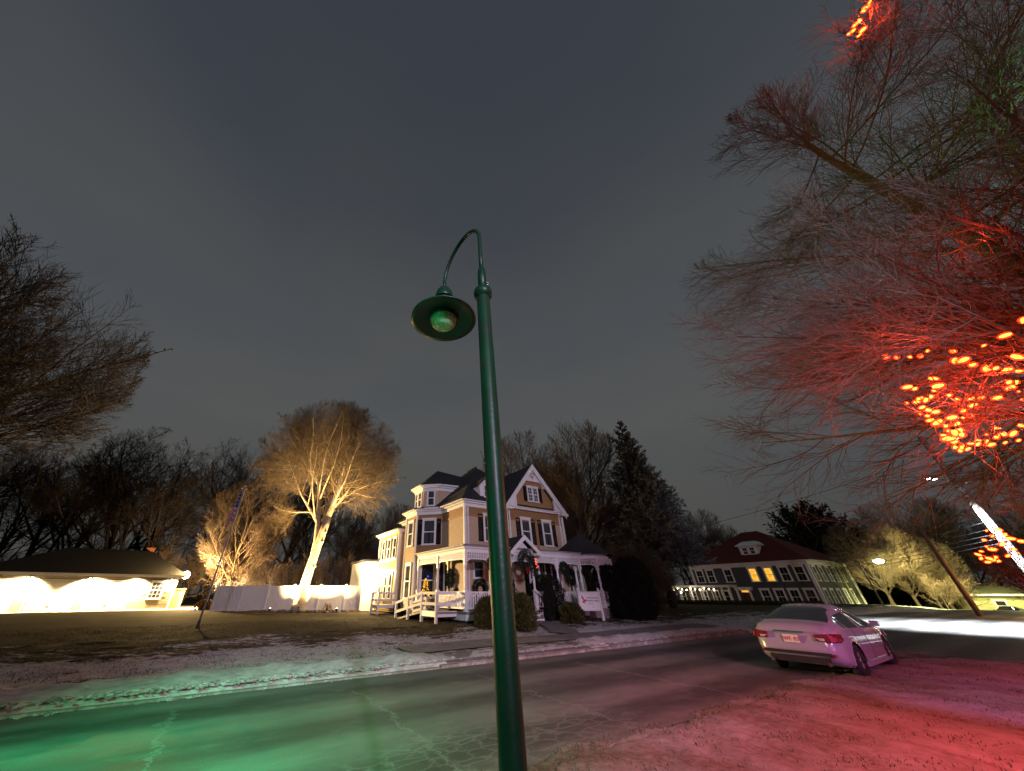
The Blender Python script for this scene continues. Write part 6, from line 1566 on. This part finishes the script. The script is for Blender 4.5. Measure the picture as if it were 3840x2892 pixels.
# brown pole
px_, py_ = 41.5, 30.5
U3 = empty('utility_pole', (44.6, 34.0, -.05)); tag(U3, 'brown wooden utility pole between the junction and the little yellow building', 'utility pole')
MB().lathe([(.19, 0), (.15, 8), (.0, 8)], n=12).build('pole', WOODB, U3, True); b = MB(); b.box(0, -.05, 7.6, 1.6, .1, .1, .6); b.build('crossarm', WOODB, U3)
lamp('amber_lamp_beam', 'POINT', (46.5, 31.0, 3.2), 900, (1.0, .5, .16), .2)
am = empty('amber_lamp', (47.8, 31.9, 0)); tag(am, 'low amber lamp glaring under the stop sign at the right edge', 'street lamp')
MB().lathe([(.06, 0), (.04, 1.5), (.0, 1.5)], n=8).build('pole', IRON, am); MB().ball((0, 0, 1.55), .22, 10, .6).build('globe', mat('amber_globe', (.9, .6, .3), .3, emit=(1.0, .66, .30), estr=30), am, True)
U4 = empty('utility_pole', (70, 84, -1.5)); tag(U4, 'far utility pole carrying the cables behind the grey house', 'utility pole')
MB().lathe([(.2, 0), (.15, 8.5), (.0, 8.5)], n=10).build('pole', WOODB, U4, True); b = MB(); b.box(0, 0, 8.0, 1.8, .1, .1, .4); b.build('crossarm', WOODB, U4)
CAB = mat('black_cable', (.05, .06, .07), .5, .1, spec=.5)
def cable(p0, p1, sag, r, label):
    P = []; n = 24
    for i in range(n + 1):
        t = i / n; P.append((p0[0] + (p1[0] - p0[0]) * t, p0[1] + (p1[1] - p0[1]) * t, p0[2] + (p1[2] - p0[2]) * t - sag * 4 * t * (1 - t)))
    o = MB().tube(P, r, 5).build('cable', CAB); tag(o, label, 'cable', 'overhead cables at the right')
for i, (z0, z1, sg) in enumerate(((4.3, 4.9, .6), (4.55, 5.15, .55), (4.8, 5.5, .5), (5.1, 5.8, .5), (5.5, 6.1, .45))):
    cable((UX, UY, z0), (70, 84, z1), sg, .016 if i < 3 else .012, ('lowest', 'second lowest', 'middle', 'second highest', 'highest')[i] + ' of the bundled cables running left from the bright pole')
cable((UX, UY, 9.9), (30.0, 62.0, 9.5), .8, .02, 'thin single wire crossing the open sky right of the spruce')
cable((UX, UY, 8.8), (45, 21.0, 9.0), .3, .02, 'upper wire leaving the bright pole toward the right')
# stop sign
sx, sy, sz = at(3872, 2190, 18.0)
ST = empty('stop_sign', (sx, sy, 0), R(-52)); tag(ST, 'red octagonal stop sign at the right edge of the picture', 'sign')
MB().lathe([(.03, 0), (.03, sz + .3)], n=8).build('post', ALU, ST)
b = MB(); oc = [(.40 * math.cos(R(22.5 + 45 * k)), -.05, sz + .40 * math.sin(R(22.5 + 45 * k))) for k in range(8)]; b.wallpoly(oc, (0, 1, 0), .01); b.build('plate', mat('sign_border', (.7, .7, .7), .4), ST)
b = MB(); oc = [(.37 * math.cos(R(22.5 + 45 * k)), -.056, sz + .37 * math.sin(R(22.5 + 45 * k))) for k in range(8)]; b.wallpoly(oc, (0, 1, 0), .004); b.build('red_face', mat('stop_red', (.55, .01, .02), .4, .03), ST)
text('STOP', .27, 0, -.06, sz - .095, WHITE, ST, al='CENTER')
# little building lit yellow-green, pale canopy building
YW = mat('pale_yellow_wall', (.42, .42, .22), .8, .1, 1)
YB = empty('small_building', (74.0, 56.5, -1.2), R(-38)); tag(YB, 'low yellow-lit building with a flat white eave beyond the junction', 'building')
b = MB(); lap(b, (0, 0), (9, 0), 0, 2.5, (0, -1), .2); lap(b, (0, 0), (0, 6), 0, 2.5, (-1, 0), .2); b.box(4.5, 6, 1.25, 9, .1, 2.5); b.build('wall', YW, YB)
b = MB(); b.box(4.5, 2.7, 2.6, 10, 7, .22); b.build('eave', WHITE, YB); b = MB(); b.slab([(-.4, -.6, 2.72), (9.4, -.6, 2.72), (9.4, 3, 3.7), (-.4, 3, 3.7)], .1); b.build('roof', mat('olive_roof', (.10, .10, .06), .8), YB)
window(YB, 6.2, -.03, .7, 0, .9, 1.2, trim=.15, curtain=False); window(YB, 2.6, -.03, .7, 0, .9, 1.2, trim=.15, curtain=False)
lamp('yellow_wall_glow', 'POINT', (74, 51.0, 3.6), 1900, (1.0, .92, .42), .3)
KB = empty('canopy_building', (66.0, 41.0, -.8), R(-45)); tag(KB, 'pale flat-roofed canopy building at the far right behind the dark car', 'building')
b = MB(); b.box(3.5, 1.5, 3.0, 7.5, 4, .5); b.build('canopy', WHITE, KB); b = MB(); [b.box(x, 0, 1.4, .2, .2, 2.8) for x in (.5, 3.5, 6.5)]; b.build('columns', WHITE, KB); b = MB(); b.box(3.5, 3.2, 1.4, 7, .1, 2.8); b.build('wall', YW, KB)
# tall lit lattice structure beside the grey house
LT = empty('lattice_tower', (55.8, 57.5, -.2), R(-45)); tag(LT, 'tall lattice screen catching the yellow light behind the streetlight pole', 'trellis')
for x in (0, 2.0): MB().box(x, 0, 3.0, .12, .12, 6.0).build('post', YW, LT)
for z in (2.2, 3.1, 4.0, 4.9, 5.8): MB().box(1.0, 0, z, 2.0, .06, .08).build('rail', YW, LT)
for x in (.5, 1.0, 1.5): MB().box(x, .03, 3.9, .05, .05, 3.8).build('slat', YW, LT)
